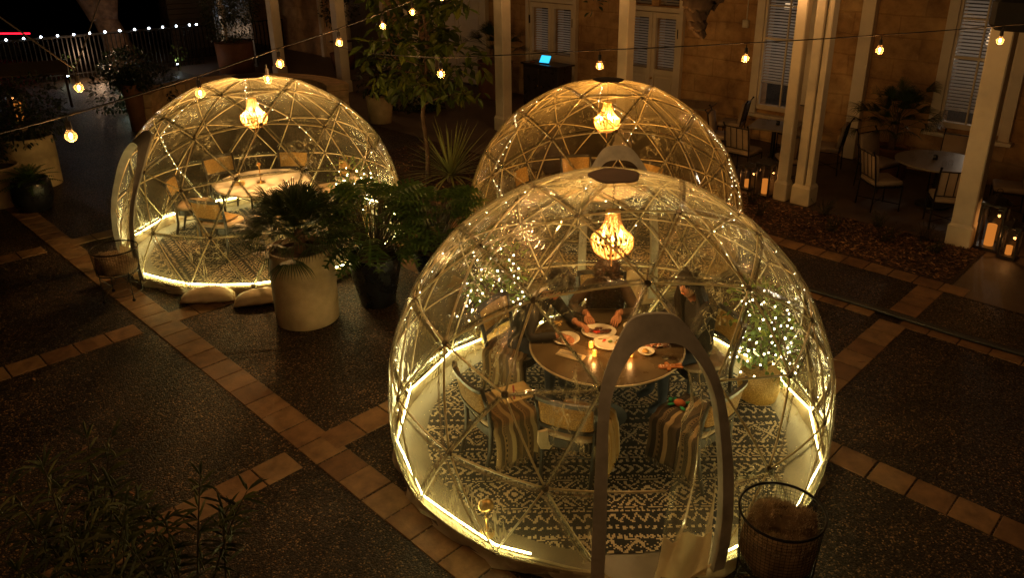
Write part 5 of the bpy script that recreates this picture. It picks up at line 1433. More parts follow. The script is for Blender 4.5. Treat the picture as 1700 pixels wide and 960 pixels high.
    if fuzzy:      # pile of a teddy coat
        mb = MB(); mb.xf = hd
        for _ in range(900):
            a = rnd.uniform(0, 2*PI); t_ = rnd.uniform(0, 2.0); fr_ = max(0, math.sin(a))
            if fr_ > .3 and t_ > 1.2: continue
            d = V((math.sin(t_)*math.cos(a), math.sin(t_)*math.sin(a), math.cos(t_))); p = V((d.x*.09, d.y*.11, d.z*.13)); s_ = d.cross(V((rnd.random()-.5, rnd.random()-.5, .3))).normalized()*.012; e_ = d*rnd.uniform(.02, .06)+s_*rnd.uniform(-1.5, 1.5)
            mb.add([p-s_, p+s_, p+e_], [(0, 1, 2)])
        mb.build('curls', M[hair_mat], o)
        mb = MB()
        for _ in range(2600):
            a = rnd.uniform(0, 2*PI); h = rnd.uniform(.6, 1.04); ctr = pel.lerp(nk, (h-.58)/.47); p = ctr+V((.17*math.cos(a)*(1 if h < .98 else .6), .13*math.sin(a), 0)); p.z = h
            d = V((math.cos(a), math.sin(a), rnd.uniform(-.6, .5))).normalized()*rnd.uniform(.012, .028); s_ = d.cross(V((rnd.random()-.5, rnd.random()-.5, 1))).normalized()*.006
            mb.add([p-d*.5-s_, p-d*.5+s_, p+d], [(0, 1, 2)])
        mb.build('coat_pile', M[top], o)
    return o
def face(x, y, t=T1): return math.atan2(t[1]-y, t[0]-x)-PI/2
person((-.27, 6.20, 0), face(-.27, 6.2), 'seated diner in dark clothes with short dark hair bending over the plates', 'cloth_dark', 'cloth_jeans', 'hair_dark', .34, -.75, (-.08, .52, .83), (.17, .5, .82))
person((.52, 6.66, 0), face(.52, 6.66), 'seated diner in a dark fuzzy coat cutting food on an oval plate', 'cloth_brown', 'cloth_jeans', 'hair_brown', .36, -1.2, (-.10, .50, .86), (.17, .48, .83), fuzzy=True, wdir=((.3, 1, -.5), (-.3, 1, -.3)))
person((1.30, 6.05, 0), face(1.30, 6.05), 'seated diner with very long dark hair resting a hand on the table', 'cloth_dark', 'cloth_jeans', 'hair_dark', .10, -.12, (-.17, .45, .80), (.16, .43, .80), long_hair=True, turn=.45)
# folded pale blue shirt over the gap between two diners
bl = MB(); n = 12
bl.v = [(x*.26/12-.13, .05*math.sin(x*.9+y*.4)*.4+y*.004, y*.03) for y in range(10) for x in range(13)]; bl.f = [(r_*13+k, r_*13+k+1, r_*13+14+k, r_*13+13+k) for r_ in range(9) for k in range(12)]; bl.m = [0]*len(bl.f)
o = bl.build('draped_shirt', M['cloth_blue'], loc=(.14, 6.42, .78), rz=.25, smooth=True, solid=.012); tag(o, 'pale blue shirt hanging between the two diners at the back', 'shirt')

# ============================================================ PLANTS
def fan_leaf(mb, base, tip_dir, petiole, r, n=20, spread=2.4, droop=.25, w=.012):
    base = V(base); d = V(tip_dir).normalized(); hub_ = base+d*petiole+V((0, 0, -droop*petiole*.3))
    mb.tube(bez(base, base+d*petiole*.5+V((0, 0, .03)), hub_, 5), .004, 4)
    side = d.cross(V((0, 0, 1)));
    if side.length < .05: side = V((1, 0, 0))
    side.normalize(); upv = side.cross(d).normalized()
    for k in range(n):
        a = (k/(n-1)-.5)*spread; dd = (d*math.cos(a)+side*math.sin(a)+upv*.12*math.cos(a*3)).normalized(); L = r*(1-.18*abs(a/spread*2)**2)*random.uniform(.9, 1.05)
        ws = dd.cross(upv).normalized()*w/2
        p1 = hub_+dd*L*.45; p2 = hub_+dd*L*.8+V((0, 0, -droop*.1)); p3 = hub_+dd*L+V((0, 0, -droop*.22-random.uniform(0, .02)))
        mb.add([hub_-ws*.4, hub_+ws*.4, p1+ws, p1-ws, p2+ws*.7, p2-ws*.7, p3], [(0, 1, 2, 3), (3, 2, 4, 5), (5, 4, 6)])
def potted(name, loc, label, pot_prof, pot_mat, soil_z, soil_r, cat='plant', n=40, group=None):
    o = empty(name, loc, random.uniform(0, .3), label, cat, group)
    mb = MB(); mb.lathe(pot_prof, n=n); mb.build('pot', M[pot_mat], o, smooth=True)
    mb = MB(); mb.lathe([(.001, soil_z+.01), (soil_r, soil_z)], n=24); mb.build('soil', M['soil'], o)
    return o
def cyl_pot(r, h, t=.025): return [(r*.965, 0), (r*.98, .01), (r, h*.5), (r, h-.06), (r+.008, h-.055), (r+.008, h-.012), (r+.002, h), (r-t, h), (r-t, h-.08), (r-t-.002, h*.5)]
def fan_palm(name, loc, label, r, h, pot_mat, nf, fr, spread_h, seed, group=None, trunk_h=.12):
    random.seed(seed)
    o = potted(name, loc, label, cyl_pot(r, h), pot_mat, h-.06, r-.03, group=group)
    mb = MB(); mb.tube([(0, 0, h-.08), (.01, 0, h+trunk_h)], [.07, .05], 8); mb.build('trunk', M['bark_dark'], o)
    for k in range(nf):
        a = k*2.399; el = 1.4-1.45*(k/nf)**.9+random.uniform(-.1, .1)
        d = V((math.cos(a)*math.cos(el), math.sin(a)*math.cos(el), math.sin(el)))
        mb = MB(); fan_leaf(mb, (d.x*.03, d.y*.03, h+trunk_h*random.uniform(.4, 1)), d, spread_h*random.uniform(.7, 1.05), fr*random.uniform(.85, 1.1), 24, 2.1, .45, .013); mb.build('frond', M['leaf_palm'], o)
    return o
fan_palm('potted_palm', (-2.72, 7.66, 0), 'fan palm in a tall beige cylinder pot in front of the white table dome', .345, .86, 'pot_beige', 58, .38, .42, 21, trunk_h=.2)
fan_palm('potted_palm', ab(-4.55, 13.75, .006), 'fan palm in a terracotta planter between the pilaster and the window', .3, .55, 'pot_terracotta', 34, .4, .62, 23, trunk_h=.6)
fan_palm('potted_palm', ab(-14.75, 13.75, .006), 'feathery palm in a large terracotta pot left of the host desk'.replace('left of', 'next to'), .45, .95, 'pot_terracotta', 26, .45, .7, 25, trunk_h=.3)
def lobed_leaf(mb, base, tip, w, up, n=7):
    base, tip = V(base), V(tip); d = tip-base; L = d.length; d.normalize(); s_ = d.cross(V(up)).normalized(); u = s_.cross(d)
    mid = lambda t_: base+d*L*t_+u*(.10*L*math.sin(PI*t_))-V((0, 0, .16*L*t_*t_))
    pts = [mid(i/n) for i in range(n+1)]
    mb.strip([p+s_*w*.08 for p in pts], [p-s_*w*.08 for p in pts])
    for i in range(n):
        t_ = (i+.5)/n; wl = w*math.sin(PI*min(1, t_*.85+.12))**.7; p = mid(t_)
        for sg in (-1, 1):
            q = p+s_*sg*wl+d*L*.10-V((0, 0, wl*.25)); hw = d*L/n*.30
            m1 = p+s_*sg*wl*.55+d*L*.05+u*.01
            mb.add([p-hw, p+hw, m1+hw*1.1, m1-hw*.9, q], [(0, 1, 2, 3), (3, 2, 4)])
def philodendron(name, loc, label, r, h, nl, H_, seed, R_=.5, group=None):
    random.seed(seed)
    o = potted(name, loc, label, [(r*.62, 0), (r*.66, .01), (r*.95, h*.7), (r, h-.02), (r*.99, h), (r-.03, h), (r-.04, h-.1)], 'pot_dark', h-.06, r-.03, group=group)
    st = MB()
    for k in range(nl):
        a = k*2.399+random.uniform(-.3, .3); t_ = (k+.5)/nl; el = 1.35-1.6*t_
        rr = R_*(.3+.75*math.cos(max(el, 0)))*random.uniform(.8, 1.1); z = h+H_*max(-.25, math.sin(el))*random.uniform(.75, 1.05)+.12
        tp = V((rr*math.cos(a), rr*math.sin(a), z)); b0 = V((.03*math.cos(a), .03*math.sin(a), h-.04))
        mid = b0.lerp(tp, .62)+V((0, 0, .14)); st.tube(bez(b0, mid*1.0+V((0, 0, .05)), mid, 5), .006, 4)
        ln_ = random.uniform(.26, .38); od = V((math.cos(a), math.sin(a), -.15+.5*math.sin(el))).normalized()
        mb = MB(); lobed_leaf(mb, mid, mid+od*ln_, ln_*.48, (random.uniform(-.3, .3), random.uniform(-.3, .3), 1)); mb.build('leaf', M['leaf_phil'], o)
    st.build('stem', M['stem'], o)
    return o
philodendron('potted_philodendron', (-2.02, 8.05, 0), 'split leaf philodendron in a tapered black pot beside the beige palm pot', .3, .62, 99, .8, 31, .6)
philodendron('potted_philodendron', (-1.42, 8.62, 0), 'brighter split leaf philodendron between the black pot and the rear dome', .28, .45, 99, .72, 33, .64)
# big beige pots on the other side with fern and dark foliage
def leafy(mb, c, rad, n, L, w, seed, squash=1.0, flat=.5, tri=True):
    rnd = random.Random(seed)
    for _ in range(n):
        d = V((rnd.gauss(0, 1), rnd.gauss(0, 1), rnd.gauss(0, 1))).normalized(); p = V(c)+V((d.x*rad, d.y*rad, d.z*rad*squash))*rnd.uniform(.35, 1)**.5
        t_ = (d+V((rnd.uniform(-.7, .7), rnd.uniform(-.7, .7), rnd.uniform(-.9, .3)))).normalized(); s_ = t_.cross(V((rnd.uniform(-flat, flat), rnd.uniform(-flat, flat), 1))).normalized(); l_ = L*rnd.uniform(.6, 1.2); w_ = w*rnd.uniform(.8, 1.2)
        u = s_.cross(t_)*.12*l_
        mb.add([p, p+t_*l_*.35+s_*w_*.5+u, p+t_*l_*.7+s_*w_*.42+u, p+t_*l_, p+t_*l_*.7-s_*w_*.42+u, p+t_*l_*.35-s_*w_*.5+u], [(0, 1, 2, 3, 4, 5)])
def bushy(name, loc, label, prof, pm, h, blobs, mat, L, w, seed, cat='plant', group=None):
    random.seed(seed); o = potted(name, loc, label, prof, pm, h-.05, prof[-1][0], cat, group=group)
    mb = MB()
    for (dx, dy, dz, rr) in blobs: mb.tube([(0, 0, h-.08), (dx*.6, dy*.6, h+dz*.6), (dx, dy, h+dz)], [.014, .01, .005], 5)
    mb.build('stem', M['stem'], o)
    mb = MB()
    for i, (dx, dy, dz, rr) in enumerate(blobs): leafy(mb, (dx, dy, h+dz), rr, int(900*rr), L, w, seed+i)
    mb.build('foliage', M[mat], o); return o
bushy('potted_shrub', (-8.75, 12.45, 0), 'tall beige cylinder pot with a broad dark shrub', cyl_pot(.38, .85), 'pot_beige', .85, [(-.2, 0, .35, .45), (.25, .1, .3, .4), (-.5, .2, .45, .4), (.05, -.3, .2, .35), (0, .5, .5, .45)], 'leaf_dark', .09, .035, 41)
bushy('potted_shrub', (-8.72, 11.45, 0), 'shorter beige cylinder pot cut by the picture edge beside the fern'.replace('cut by the picture edge ', ''), cyl_pot(.36, .62), 'pot_beige', .62, [(-.1, 0, .3, .4), (-.45, .2, .3, .4)], 'leaf_dark', .09, .035, 43)
random.seed(45)
fn = potted('potted_fern', (-8.0, 11.2, 0), 'fern in a rounded black pot in front of the two beige pots', [(.2, 0), (.22, .01), (.29, .2), (.28, .42), (.25, .5), (.22, .5), (.22, .42)], 'pot_dark', .46, .22)
for k in range(34):
    a = k*2.399; el = 1.3-1.3*k/34; L = random.uniform(.38, .5); d = V((math.cos(a)*math.cos(el), math.sin(a)*math.cos(el), math.sin(el))); e_ = V((0, 0, .47)); pts_ = [e_+d*L*t_+V((0, 0, -.35*L*t_*t_)) for t_ in [i/14 for i in range(15)]]
    mb = MB(); mb.tube(pts_, .0025, 3); s_ = d.cross(V((0, 0, 1))).normalized()
    for i in range(2, 15):
        wl = .075*math.sin(PI*(i/15)**.8)+.008
        for sg in (-1, 1): p = pts_[i]; t2 = (pts_[i]-pts_[i-1])*.42; mb.add([p-t2, p+t2, p+s_*sg*wl+t2*1.4-V((0, 0, .01))], [(0, 1, 2)])
    mb.build('frond', M['leaf_phil'], fn)
# yucca in the bed, rosemary shrubs along the posts
yc = empty('yucca', (-1.75, 12.7, 0), 0, 'spiky yucca with arching strap leaves in the mulch bed', 'plant'); random.seed(51)
for k in range(88):
    a = k*2.399; el = 1.35-1.25*(k/88)**.8+random.uniform(-.1, .1); L = random.uniform(.9, 1.2); d = V((math.cos(a)*math.cos(el), math.sin(a)*math.cos(el), math.sin(el)))
    pts_ = [V((0, 0, .12))+d*L*t_+V((0, 0, -.32*L*t_*t_*(1.2-math.sin(el)))) for t_ in [i/7 for i in range(8)]]; s_ = d.cross(V((0, 0, 1))).normalized()
    mb = MB(); mb.strip([p+s_*.019*(1-t_**2*.95) for p, t_ in zip(pts_, [i/7 for i in range(8)])], [p-s_*.019*(1-t_**2*.95) for p, t_ in zip(pts_, [i/7 for i in range(8)])]); mb.build('leaf', M['leaf_yucca'], yc)
mb = MB(); mb.tube([(0, 0, 0), (0, 0, .2)], [.07, .05], 8); mb.build('trunk', M['bark_dark'], yc)
SH = [(-5.55, 10.72, .9, 'rosemary clump in front of the amber candle lanterns'), (-5.15, 10.25, 1.0, 'rosemary clump at the tile edge closest to the domes'), (-4.45, 10.95, 1.15, 'upright rosemary clump at the foot of the grooved post'), (-4.05, 10.35, 1.1, 'rosemary clump in the middle of the mulch nearer the tiles'),
      (-3.65, 11.0, 1.0, 'rosemary clump behind the barred patio chair'), (-3.35, 10.5, 1.1, 'widest rosemary clump among the bark chips'), (-2.95, 10.95, 1.1, 'rosemary clump close to the open end post'), (-2.7, 10.55, .8, 'small rosemary clump at the tip of the mulch bed'),
      (-10.2, 9.2, 1.1, 'low tufted shrub behind the yucca'), (-9.7, 9.6, 1.2, 'low tufted shrub by the white post near the rear dome'), (-11.2, 8.6, 1.0, 'low tufted shrub beneath the young tree')]
for a, b, s_, l in SH:
    rnd = random.Random(int(-a*100)); o = empty('rosemary_shrub', ab(a, b, .01), rnd.uniform(0, 6), l, 'shrub', 'low shrubs in the beds'); mb = MB(); st = MB()
    for k in range(34):
        an = rnd.uniform(0, 6.28); el = rnd.uniform(.5, 1.45); L = rnd.uniform(.16, .3)*s_; d = V((math.cos(an)*math.cos(el), math.sin(an)*math.cos(el), math.sin(el))); b0 = V((rnd.uniform(-.05, .05), rnd.uniform(-.05, .05), 0)); st.tube([b0, b0+d*L], .0022, 3)
        for q in range(26):
            p = b0+d*L*(q+3)/28; dd = (d*.7+V((rnd.uniform(-1, 1), rnd.uniform(-1, 1), rnd.uniform(-1, 1)))).normalized()*rnd.uniform(.018, .034); w_ = dd.cross(V((.3, .2, 1))).normalized()*.003
            mb.add([p-w_, p+w_, p+dd], [(0, 1, 2)])
    st.build('stem', M['stem'], o); mb.build('foliage', M['leaf_dark'], o)
# young tree with large leaves
yt = empty('young_tree', (-2.12, 12.55, 0), 0, 'slender young tree with large drooping green leaves', 'tree'); rnd = random.Random(61)
mb = MB(); mb.tube([(0, 0, 0), (.02, 0, .6), (-.03, .02, 1.2), (.05, 0, 1.8), (.1, .03, 2.4), (.06, 0, 3.0), (.1, 0, 3.8)], [.045, .04, .036, .032, .026, .02, .012], 8); mb.build('trunk', M['bark_dark'], yt, smooth=True)
tips = []
for k in range(34):
    z = 1.4+k*.068; a = k*2.399; L = (1.3-.012*k)*rnd.uniform(.55, 1.1); L = L if z > 1.7 else L*.8
    b0 = V((.03, 0, z)); e_ = b0+V((math.cos(a)*L, math.sin(a)*L*.8, rnd.uniform(-.1, .35))); pts_ = bez(b0, b0.lerp(e_, .5)+V((0, 0, .15)), e_, 6)
    mb = MB(); mb.tube(pts_, [.011-.0014*i for i in range(7)], 5); mb.build('limb', M['bark_dark'], yt); tips += pts_[2:]
mb = MB()
for p in tips:
    for _ in range(rnd.choice((4, 5, 6, 8))):
        d = V((rnd.uniform(-1, 1), rnd.uniform(-1, 1), rnd.uniform(-1.3, .2))).normalized(); q = p+V((rnd.uniform(-.1, .1), rnd.uniform(-.1, .1), rnd.uniform(-.08, .08))); L = rnd.uniform(.16, .29); w_ = L*.42; s_ = d.cross(V((rnd.uniform(-.8, .8), rnd.uniform(-.8, .8), 1))).normalized(); u = s_.cross(d)*L*.1
        mb.add([q, q+d*L*.25+s_*w_*.38+u, q+d*L*.6+s_*w_*.5+u, q+d*L, q+d*L*.6-s_*w_*.5+u, q+d*L*.25-s_*w_*.38+u, q+d*L*.3, q+d*L*.62], [(0, 1, 6), (1, 2, 7, 6), (2, 3, 7), (0, 6, 5), (6, 7, 4, 5), (7, 3, 4)])
mb.build('crown', M['leaf_tree'], yt)
# overhead old tree limb
ol = empty('old_tree', (1.88, 9.5, 3.78), 0, 'dark ridged old tree limb hanging into the top of the view', 'tree')
mb = MB(); rnd = random.Random(8)
def gnarled(pts, rs, n=26, amp=.16):
    k = len(mb.v); mb.tube(pts, rs, n, cap=True); cs = [V(p) for p in pts]
    for i in range(k, len(mb.v)):
        j = (i-k)//n; q = (i-k) % n; j = min(j, len(cs)-1); v_ = V(mb.v[i]); c_ = cs[j]
        f_ = 1+amp*(.6*math.sin(q*1.9+j*.35)+.5*math.sin(q*3.7-j*.6))+rnd.uniform(-.05, .05)
        mb.v[i] = tuple(c_+(v_-c_)*f_)
def fine(pts, rs, m=6):
    P_, R_ = [], []
    for i in range(len(pts)-1):
        for k in range(m): t_ = k/m; P_.append(V(pts[i]).lerp(V(pts[i+1]), t_)+V((.02*math.sin(i*3+k), .02*math.cos(i*2+k*1.3), 0))); R_.append((rs[i]*(1-t_)+rs[i+1]*t_)*(1+.05*math.sin(k*2.1+i)))
    return P_+[V(pts[-1])], R_+[rs[-1]]
gnarled(*fine([(.6, .2, 1.4), (.25, .1, .5), (-.02, 0, -.1), (-.12, -.04, -.42), (-.19, -.06, -.6), (-.13, -.06, -.78), (-.1, -.06, -.9)], [.5, .46, .38, .24, .12, .085, .04]))
gnarled(*fine([(-1.2, .2, .8), (-.6, .1, .25), (-.1, 0, -.1)], [.28, .26, .24]))
mb.build('limb', M['bark_dark'], ol, smooth=True)
mb = MB(); leafy(mb, (-1.42, 0, -.52), .14, 16, .12, .045, 71); mb.tube([(-1.2, .2, .8), (-1.4, 0, -.5)], [.012, .004], 5); mb.build('sprig', M['leaf_dark'], ol)
# lit ficus plants inside the domes
def lit_ficus(loc, label, pr, ph, H_, rad, nl, nlights, seed, pot='cane'):
    rnd = random.Random(seed)
    o = empty('potted_ficus', loc, 0, label, 'plant', 'leafy plants wound with fairy lights'); mb = MB(); mb.lathe([(pr*.85, 0), (pr, ph*.5), (pr*.9, ph), (pr*.85, ph)], n=24); mb.build('basket', M[pot], o, smooth=True)
    mb = MB(); mb.tube([(0, 0, ph*.5), (.02, 0, ph+H_*.5)], [.02, .01], 6)
    for k in range(12):
        a = k*2.4; mb.tube([(0, 0, ph+.05*k*H_*.5), (rad*.7*math.cos(a), rad*.7*math.sin(a), ph+.15+H_*k/14)], [.008, .003], 4)
    mb.build('stem', M['stem'], o); mb = MB()
    for i in range(5): leafy(mb, (rad*.4*math.cos(i*2.4), rad*.4*math.sin(i*2.4), ph+H_*(.2+.17*i)), rad*.75, nl//5, .075, .035, seed+i)
    mb.build('foliage', M['leaf_ficus'], o)
    pts_ = [V(loc)+V((rad*(1.0-.35*t_/70)*math.cos(t_*.62)*rnd.uniform(.75, 1.1), rad*(1-.35*t_/70)*math.sin(t_*.62)*rnd.uniform(.75, 1.1), ph+H_*(.02+t_/70))) for t_ in range(70)]
    fairy_string(label.replace('leafy', 'fairy lights wound round the').replace('plant in', 'plant in')[:88], pts_, nlights, 'fairy lights wound round the plants', 2.0)
lit_ficus((1.93, 6.12, .014), 'leafy basket plant inside the diners\' dome', .2, .28, .75, .33, 520, 84, 81)
lit_ficus((-.55, 7.0, .014), 'leafy tall plant beside the back side table', .18, .25, .85, .34, 460, 60, 82)
lit_ficus((-2.82, 10.55, .014), 'leafy plant behind the philodendron pots', .18, .25, .6, .36, 420, 46, 83)
# dark plants around the far planting and the bench
DP = [((-8.95, 16.3, 0), 'tall tapered terracotta pot with dark foliage at the end of the curved bench', [(.15, 0), (.16, .3), (.2, .95), (.22, 1.0), (.19, 1.0)], 'pot_terracotta', 1.0, [(0, 0, .1, .24), (-.2, .1, .05, .2), (.2, 0, .08, .2)], 'leaf_dark'),
      ((-9.7, 23.8, 0), 'big clipped dark bush in a terracotta planter in front of the far railing', [(.5, 0), (.55, .9), (.5, .9)], 'pot_terracotta', .9, [(0, 0, .7, .85), (.3, 0, 1.1, .6), (-.3, 0, 1.0, .6)], 'leaf_dark'),
      ((-6.6, 24.5, 0), 'round dark topiary in a terracotta bowl between two far posts', [(.3, 0), (.4, .5), (.38, .5)], 'pot_terracotta', .9, [(0, 0, .9, .6), (0, 0, 1.5, .45)], 'leaf_dark'),
      ((-3.9, 17.2, 0), 'dark broad leaf plant in a pot just past the bench end', [(.25, 0), (.3, .6), (.27, .6)], 'pot_beige', .6, [(0, 0, .4, .5), (.3, 0, .6, .4)], 'leaf_dark')]
for loc, l, pr, pm, h, bl_, mt in DP: bushy('potted_bush', loc, l, pr, pm, h, bl_, mt, .11, .05, int(abs(loc[0])*10))
for k, (x, y, l) in enumerate([(-3.2, 18.6, 'dark feathery bush between the tree and the curved bench'), (-9.9, 18.2, 'dark low bush beneath the glowing spotlight by the bench'), (-12.0, 21.5, 'dark low bush with pale lit leaf tips near the hanging bulb')]):
    o = empty('garden_bush', (x, y, 0), 0, l, 'bush'); mb = MB(); rnd = random.Random(90+k)
    for i in range(3): leafy(mb, (rnd.uniform(-.5, .5), rnd.uniform(-.3, .3), .45), .55, 420, .13, .05, 95+k*5+i)
    mb.build('foliage', M['leaf_dark'], o); mb = MB(); mb.tube([(0, 0, 0), (0, 0, .5)], .03, 5); mb.build('stem', M['stem'], o)
# garden spotlights in the planting
for k, (x, y, s_, l) in enumerate([(-11.6, 24.0, 1, 'small cold white garden spotlight in front of the fence'), (-13.7, 21.8, 1, 'small garden spotlight lighting a low leafy stem'), (-10.0, 18.0, 1, 'small garden spotlight glowing green among leaves by the bench')]):
    o = empty('garden_spotlight', (x, y, .0), 0, l, 'spotlight', 'garden spotlights'); mb = MB(); mb.tube([(0, 0, 0), (0, 0, .12)], .02, 6); mb.lathe([(.03, .1), (.05, .14), (.05, .2), (.045, .2)], n=12); mb.build('housing', M['black_metal'], o)
    mb = MB(); mb.ball((0, -.02, .2), .035, 8, 5, (1, 1, .4)); mb.build('lamp', M['fence_led'], o)
    add_light('garden_light', (x, y-.05, .32), [.4, .9, .9][k], (.9, 1, .75), .02)
    mb = MB(); leafy(mb, (.1, -.1, .55), .25, 26, .09, .045, 110+k); mb.tube([(.1, -.1, 0), (.1, -.1, .7)], .006, 4); q = mb.build('leafy_stem', M['leaf_ficus'], loc=(x, y, 0)); tag(q, 'sparse pale stem of leaves lit by a '+['cold spotlight before the fence', 'spotlight near the hanging bulb', 'spotlight by the curved bench'][k], 'plant', 'spotlit stems')
# lance leaved plants close to the camera
def oleander(loc, label, stems, seed):
    rnd = random.Random(seed); o = empty('lance_leaf_shrub', loc, 0, label, 'plant', 'lance leaved shrubs near the viewer')
    for k in range(stems):
        a = rnd.uniform(0, 6.28); r0 = rnd.uniform(0, .25); top_ = rnd.uniform(.45, 1.0); lean = rnd.uniform(0, .35); b0 = V((r0*math.cos(a), r0*math.sin(a), 0)); e_ = V(((r0+lean)*math.cos(a), (r0+lean)*math.sin(a), top_))
        st = MB(); pts_ = bez(b0, b0.lerp(e_, .5)+V((0, 0, .1)), e_, 10); st.tube(pts_, [.007-.0004*i for i in range(11)], 5); sm = st.build('stem', M['stem'], o); mb = MB()
        for i in range(2, 11):
            for q in range(4):
                an = rnd.uniform(0, 6.28)+q*1.57+i; el = rnd.uniform(-.1, .7) if i < 10 else rnd.uniform(.4, 1.3); d = V((math.cos(an)*math.cos(el), math.sin(an)*math.cos(el), math.sin(el))); L = rnd.uniform(.12, .2); w_ = .019; s_ = d.cross(V((0, 0, 1))).normalized(); p = pts_[i]; u = s_.cross(d)*.012
                mb.add([p, p+d*L*.3+s_*w_*.45, p+d*L*.7+s_*w_*.4-V((0, 0, .01)), p+d*L-V((0, 0, .03)), p+d*L*.7-s_*w_*.4-V((0, 0, .01)), p+d*L*.3-s_*w_*.45, p+d*L*.3+u, p+d*L*.7+u-V((0, 0, .01))], [(0, 1, 6), (1, 2, 7, 6), (2, 3, 7), (0, 6, 5), (6, 7, 4, 5), (7, 3, 4)])
        mb.build('leaves', M['leaf_lance'], sm)
oleander((-2.35, 3.75, 0), 'dark lance leaved shrub rising highest near the paving crossing', 9, 121)
oleander((-3.05, 3.9, 0), 'dark lance leaved shrub at the corner of the view', 11, 122); oleander((-2.7, 3.35, 0), 'dark lance leaved shrub lowest and closest to the viewer', 10, 123)

mb = MB(); rnd = random.Random(77)
for _ in range(150):
    a, b = rnd.uniform(-9.5, 1.5), rnd.uniform(.5, 9.2); p = ab(a, b, .012)
    if any((p-c_[0]).length < 1.95 for c_ in DOMES): continue
    Mx = Matrix.Translation(p) @ Matrix.Rotation(rnd.uniform(0, 6.3), 4, 'Z') @ Matrix.Rotation(rnd.uniform(-.25, .25), 4, 'X'); l_, w_ = rnd.uniform(.02, .05), rnd.uniform(.006, .013)
    mb.add([Mx @ V(q) for q in ((-l_, 0, 0), (-l_*.3, -w_, .004), (l_*.5, -w_*.8, .006), (l_, 0, .002), (l_*.5, w_*.8, .005), (-l_*.3, w_, .006))], [(0, 1, 2, 3, 4, 5)])
tag(mb.build('fallen_leaves', M['chip']), 'small dry leaves scattered over the dark paving', 'leaves', kind='stuff')
# ============================================================ STRING LIGHTS
bulb_lights = []
def string(label, pts, bulbs, seed, e=5.0):
    """pts: cord supports with sag between; bulbs: positions of the globes"""
    o = empty('string_lights', pts[0], 0, label, 'string lights', 'globe bulb strings over the courtyard'); b0 = V(pts[0])
    mb = MB(); full = []
    for p, q in zip(pts[:-1], pts[1:]):
        p, q = V(p), V(q); n = 12
        for i in range(n): t_ = i/n; full.append(p.lerp(q, t_)+V((0, 0, -.045*(q-p).length/2*4*t_*(1-t_)*.15)))
    full.append(V(pts[-1])); mb.tube([p-b0 for p in full], .0045, 6); mb.build('cord', M['cord'], o, smooth=True)
    for (x, y, z) in bulbs:
        p = V((x, y, z)); c_ = min(full, key=lambda q: (q-p).length); c_ = V((p.x, p.y, min(c_.z, p.z+.12) if c_.z > p.z else p.z+.085))
        mb = MB(); mb.lathe([(.001, .075), (.012, .075), (.014, .045), (.013, .03), (.001, .03)], n=10); mb.tube([(0, 0, .07), (0, 0, .10)], .004, 5); s_ = mb.build('socket', M['cord'], o, loc=p-b0)
        mb = MB(); mb.lathe([(.012, .032), (.014, .022), (.026, .006), (.029, -.008), (.024, -.024), (.012, -.032), (.001, -.034)], n=16); mb.build('globe', M['bulb_glass'], s_, smooth=True)
        mb = MB(); mb.ball((0, 0, -.004), .0085, 8, 6, (1, 1, 1.9)); mb.build('filament', M['glow_warm'], s_, smooth=True)
        add_light('bulb_light', p+V((0, 0, -.045)), e, (1, .5, .18), .02)
B1_ = [(4.56, 6.28, 3.36), (3.5, 6.14, 3.27), (2.52, 6.02, 3.21), (1.46, 5.89, 3.16), (.35, 5.76, 3.12), (-.8, 5.54, 3.09), (-1.95, 5.75, 3.16)]
def cordof(bs, dz=.11): return [V(b)+V((0, 0, dz)) for b in bs]
string('string of globe bulbs stretched level across the tops of the domes', [V((5.8, 6.45, 3.6))]+cordof(B1_)[:-1]+[ab(-18.2, 11.25, 1.25)], B1_[:-1], 1)
B2_ = [(-1.1, 7.9, 3.44), (-1.28, 7.25, 3.36), (-1.44, 6.69, 3.3), (-1.67, 6.13, 3.23), (-1.92, 5.46, 3.17), (-2.16, 4.69, 3.11), (-2.45, 3.81, 3.06), (-2.75, 2.9, 3.05)]
string('string of globe bulbs rising from the dark pots to the young tree', [V((-.9, 8.6, 3.7))]+cordof(B2_, .10)+[V((-3.0, 2.0, 3.2))], B2_+[(-2.06, 5.57, 3.04)], 2)
string('single globe bulb hanging low on its own slack cord', [V((-3.6, 4.0, 4.3)), V((-3.09, 5.0, 3.19)), V((-2.9, 6.4, 4.8))], [(-3.09, 5.0, 3.08)], 3)
# two extra strings added out of view to light the wall, bench and foreground
string('unseen string of globe bulbs added along the veranda eave to light the wall', [ab(-25, 11.0, 3.6)]+[ab(-24.4+i*1.9, 10.9, 3.5) for i in range(12)]+[ab(0, 10.9, 3.6)], [tuple(ab(-24.4+i*1.9, 10.9, 3.39)) for i in range(12)], 4, 4.5)
string('unseen string of globe bulbs added behind the viewer to light the near paving', [V((-4.6, -1.2, 3.6))]+[V((-4+i*1.8, -1.2, 3.5)) for i in range(5)]+[V((5, -1.2, 3.6))], [(-4+i*1.8, -1.2, 3.39) for i in range(5)], 5, 9.0)

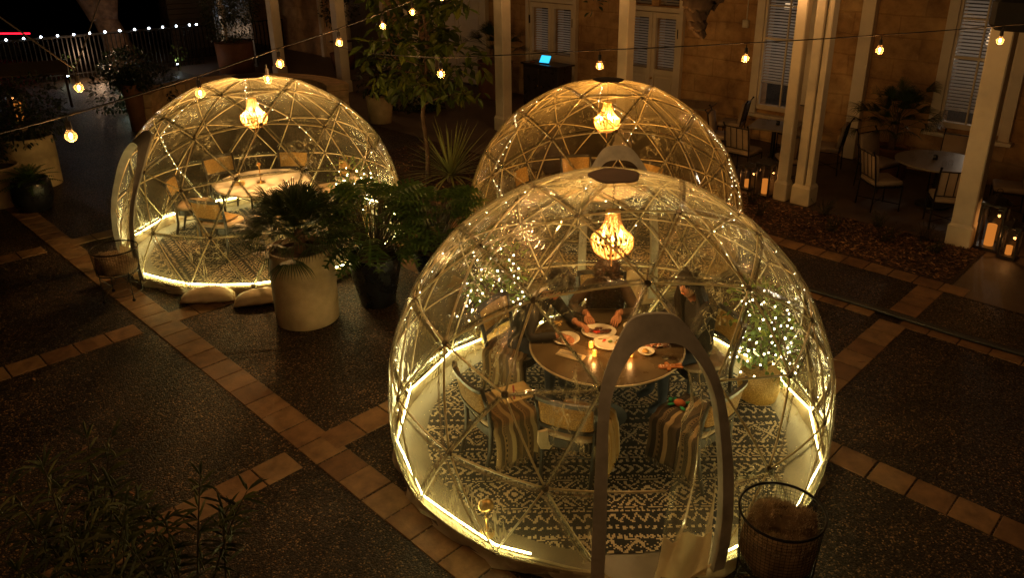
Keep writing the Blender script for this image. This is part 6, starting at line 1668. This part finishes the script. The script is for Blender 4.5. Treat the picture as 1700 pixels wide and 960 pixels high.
# ============================================================ LIGHT, SKY, CAMERA
w = bpy.data.worlds.new('World'); scene.world = w; w.use_nodes = True
nt = w.node_tree; bg = nt.nodes['Background']; sky = nt.nodes.new('ShaderNodeTexSky'); sky.sky_type = 'NISHITA'; sky.sun_disc = False
sky.sun_elevation = R(-4); sky.sun_rotation = R(200); tint = nt.nodes.new('ShaderNodeMix'); tint.data_type = 'RGBA'; tint.blend_type = 'MULTIPLY'; tint.inputs[0].default_value = 1; tint.inputs[7].default_value = (1, .5, .22, 1)
nt.links.new(sky.outputs[0], tint.inputs[6]); nt.links.new(tint.outputs[2], bg.inputs[0]); bg.inputs[1].default_value = .006
cam = bpy.data.cameras.new('camera'); co = bpy.data.objects.new('camera', cam); col.objects.link(co); scene.camera = co
F, TH, ROLL, CX, CY = 1273.2, .3723, .0054, 915.7, 386.2
fw = V((0, math.cos(TH), -math.sin(TH))); rt = V((1, 0, 0)); up = V((0, math.sin(TH), math.cos(TH)))
r2 = rt*math.cos(ROLL)+up*math.sin(ROLL); u2 = up*math.cos(ROLL)-rt*math.sin(ROLL)
co.matrix_world = Matrix(((r2.x, u2.x, -fw.x, 0), (r2.y, u2.y, -fw.y, 0), (r2.z, u2.z, -fw.z, 4.0293), (0, 0, 0, 1)))
cam.sensor_width = 36; cam.lens = F/1700*36; cam.shift_x = (850-CX)/1700; cam.shift_y = (CY-480)/1700
cam.clip_start = .05; cam.clip_end = 400
vs_ = scene.view_settings; vs_.view_transform = 'Standard'; vs_.look = 'None'; vs_.exposure = 1.0; vs_.gamma = 1; vs_.use_curve_mapping = False
cy = scene.cycles
cy.use_denoising = True
try: cy.denoiser = 'OPENIMAGEDENOISE'
except Exception: pass
cy.use_light_tree = True
cy.max_bounces = 10; cy.diffuse_bounces = 3; cy.glossy_bounces = 3; cy.transmission_bounces = 4; cy.transparent_max_bounces = 32
cy.sample_clamp_indirect = 3; cy.sample_clamp_direct = 0; cy.caustics_reflective = False; cy.caustics_refractive = False; cy.blur_glossy = .5
scene.render.film_transparent = False
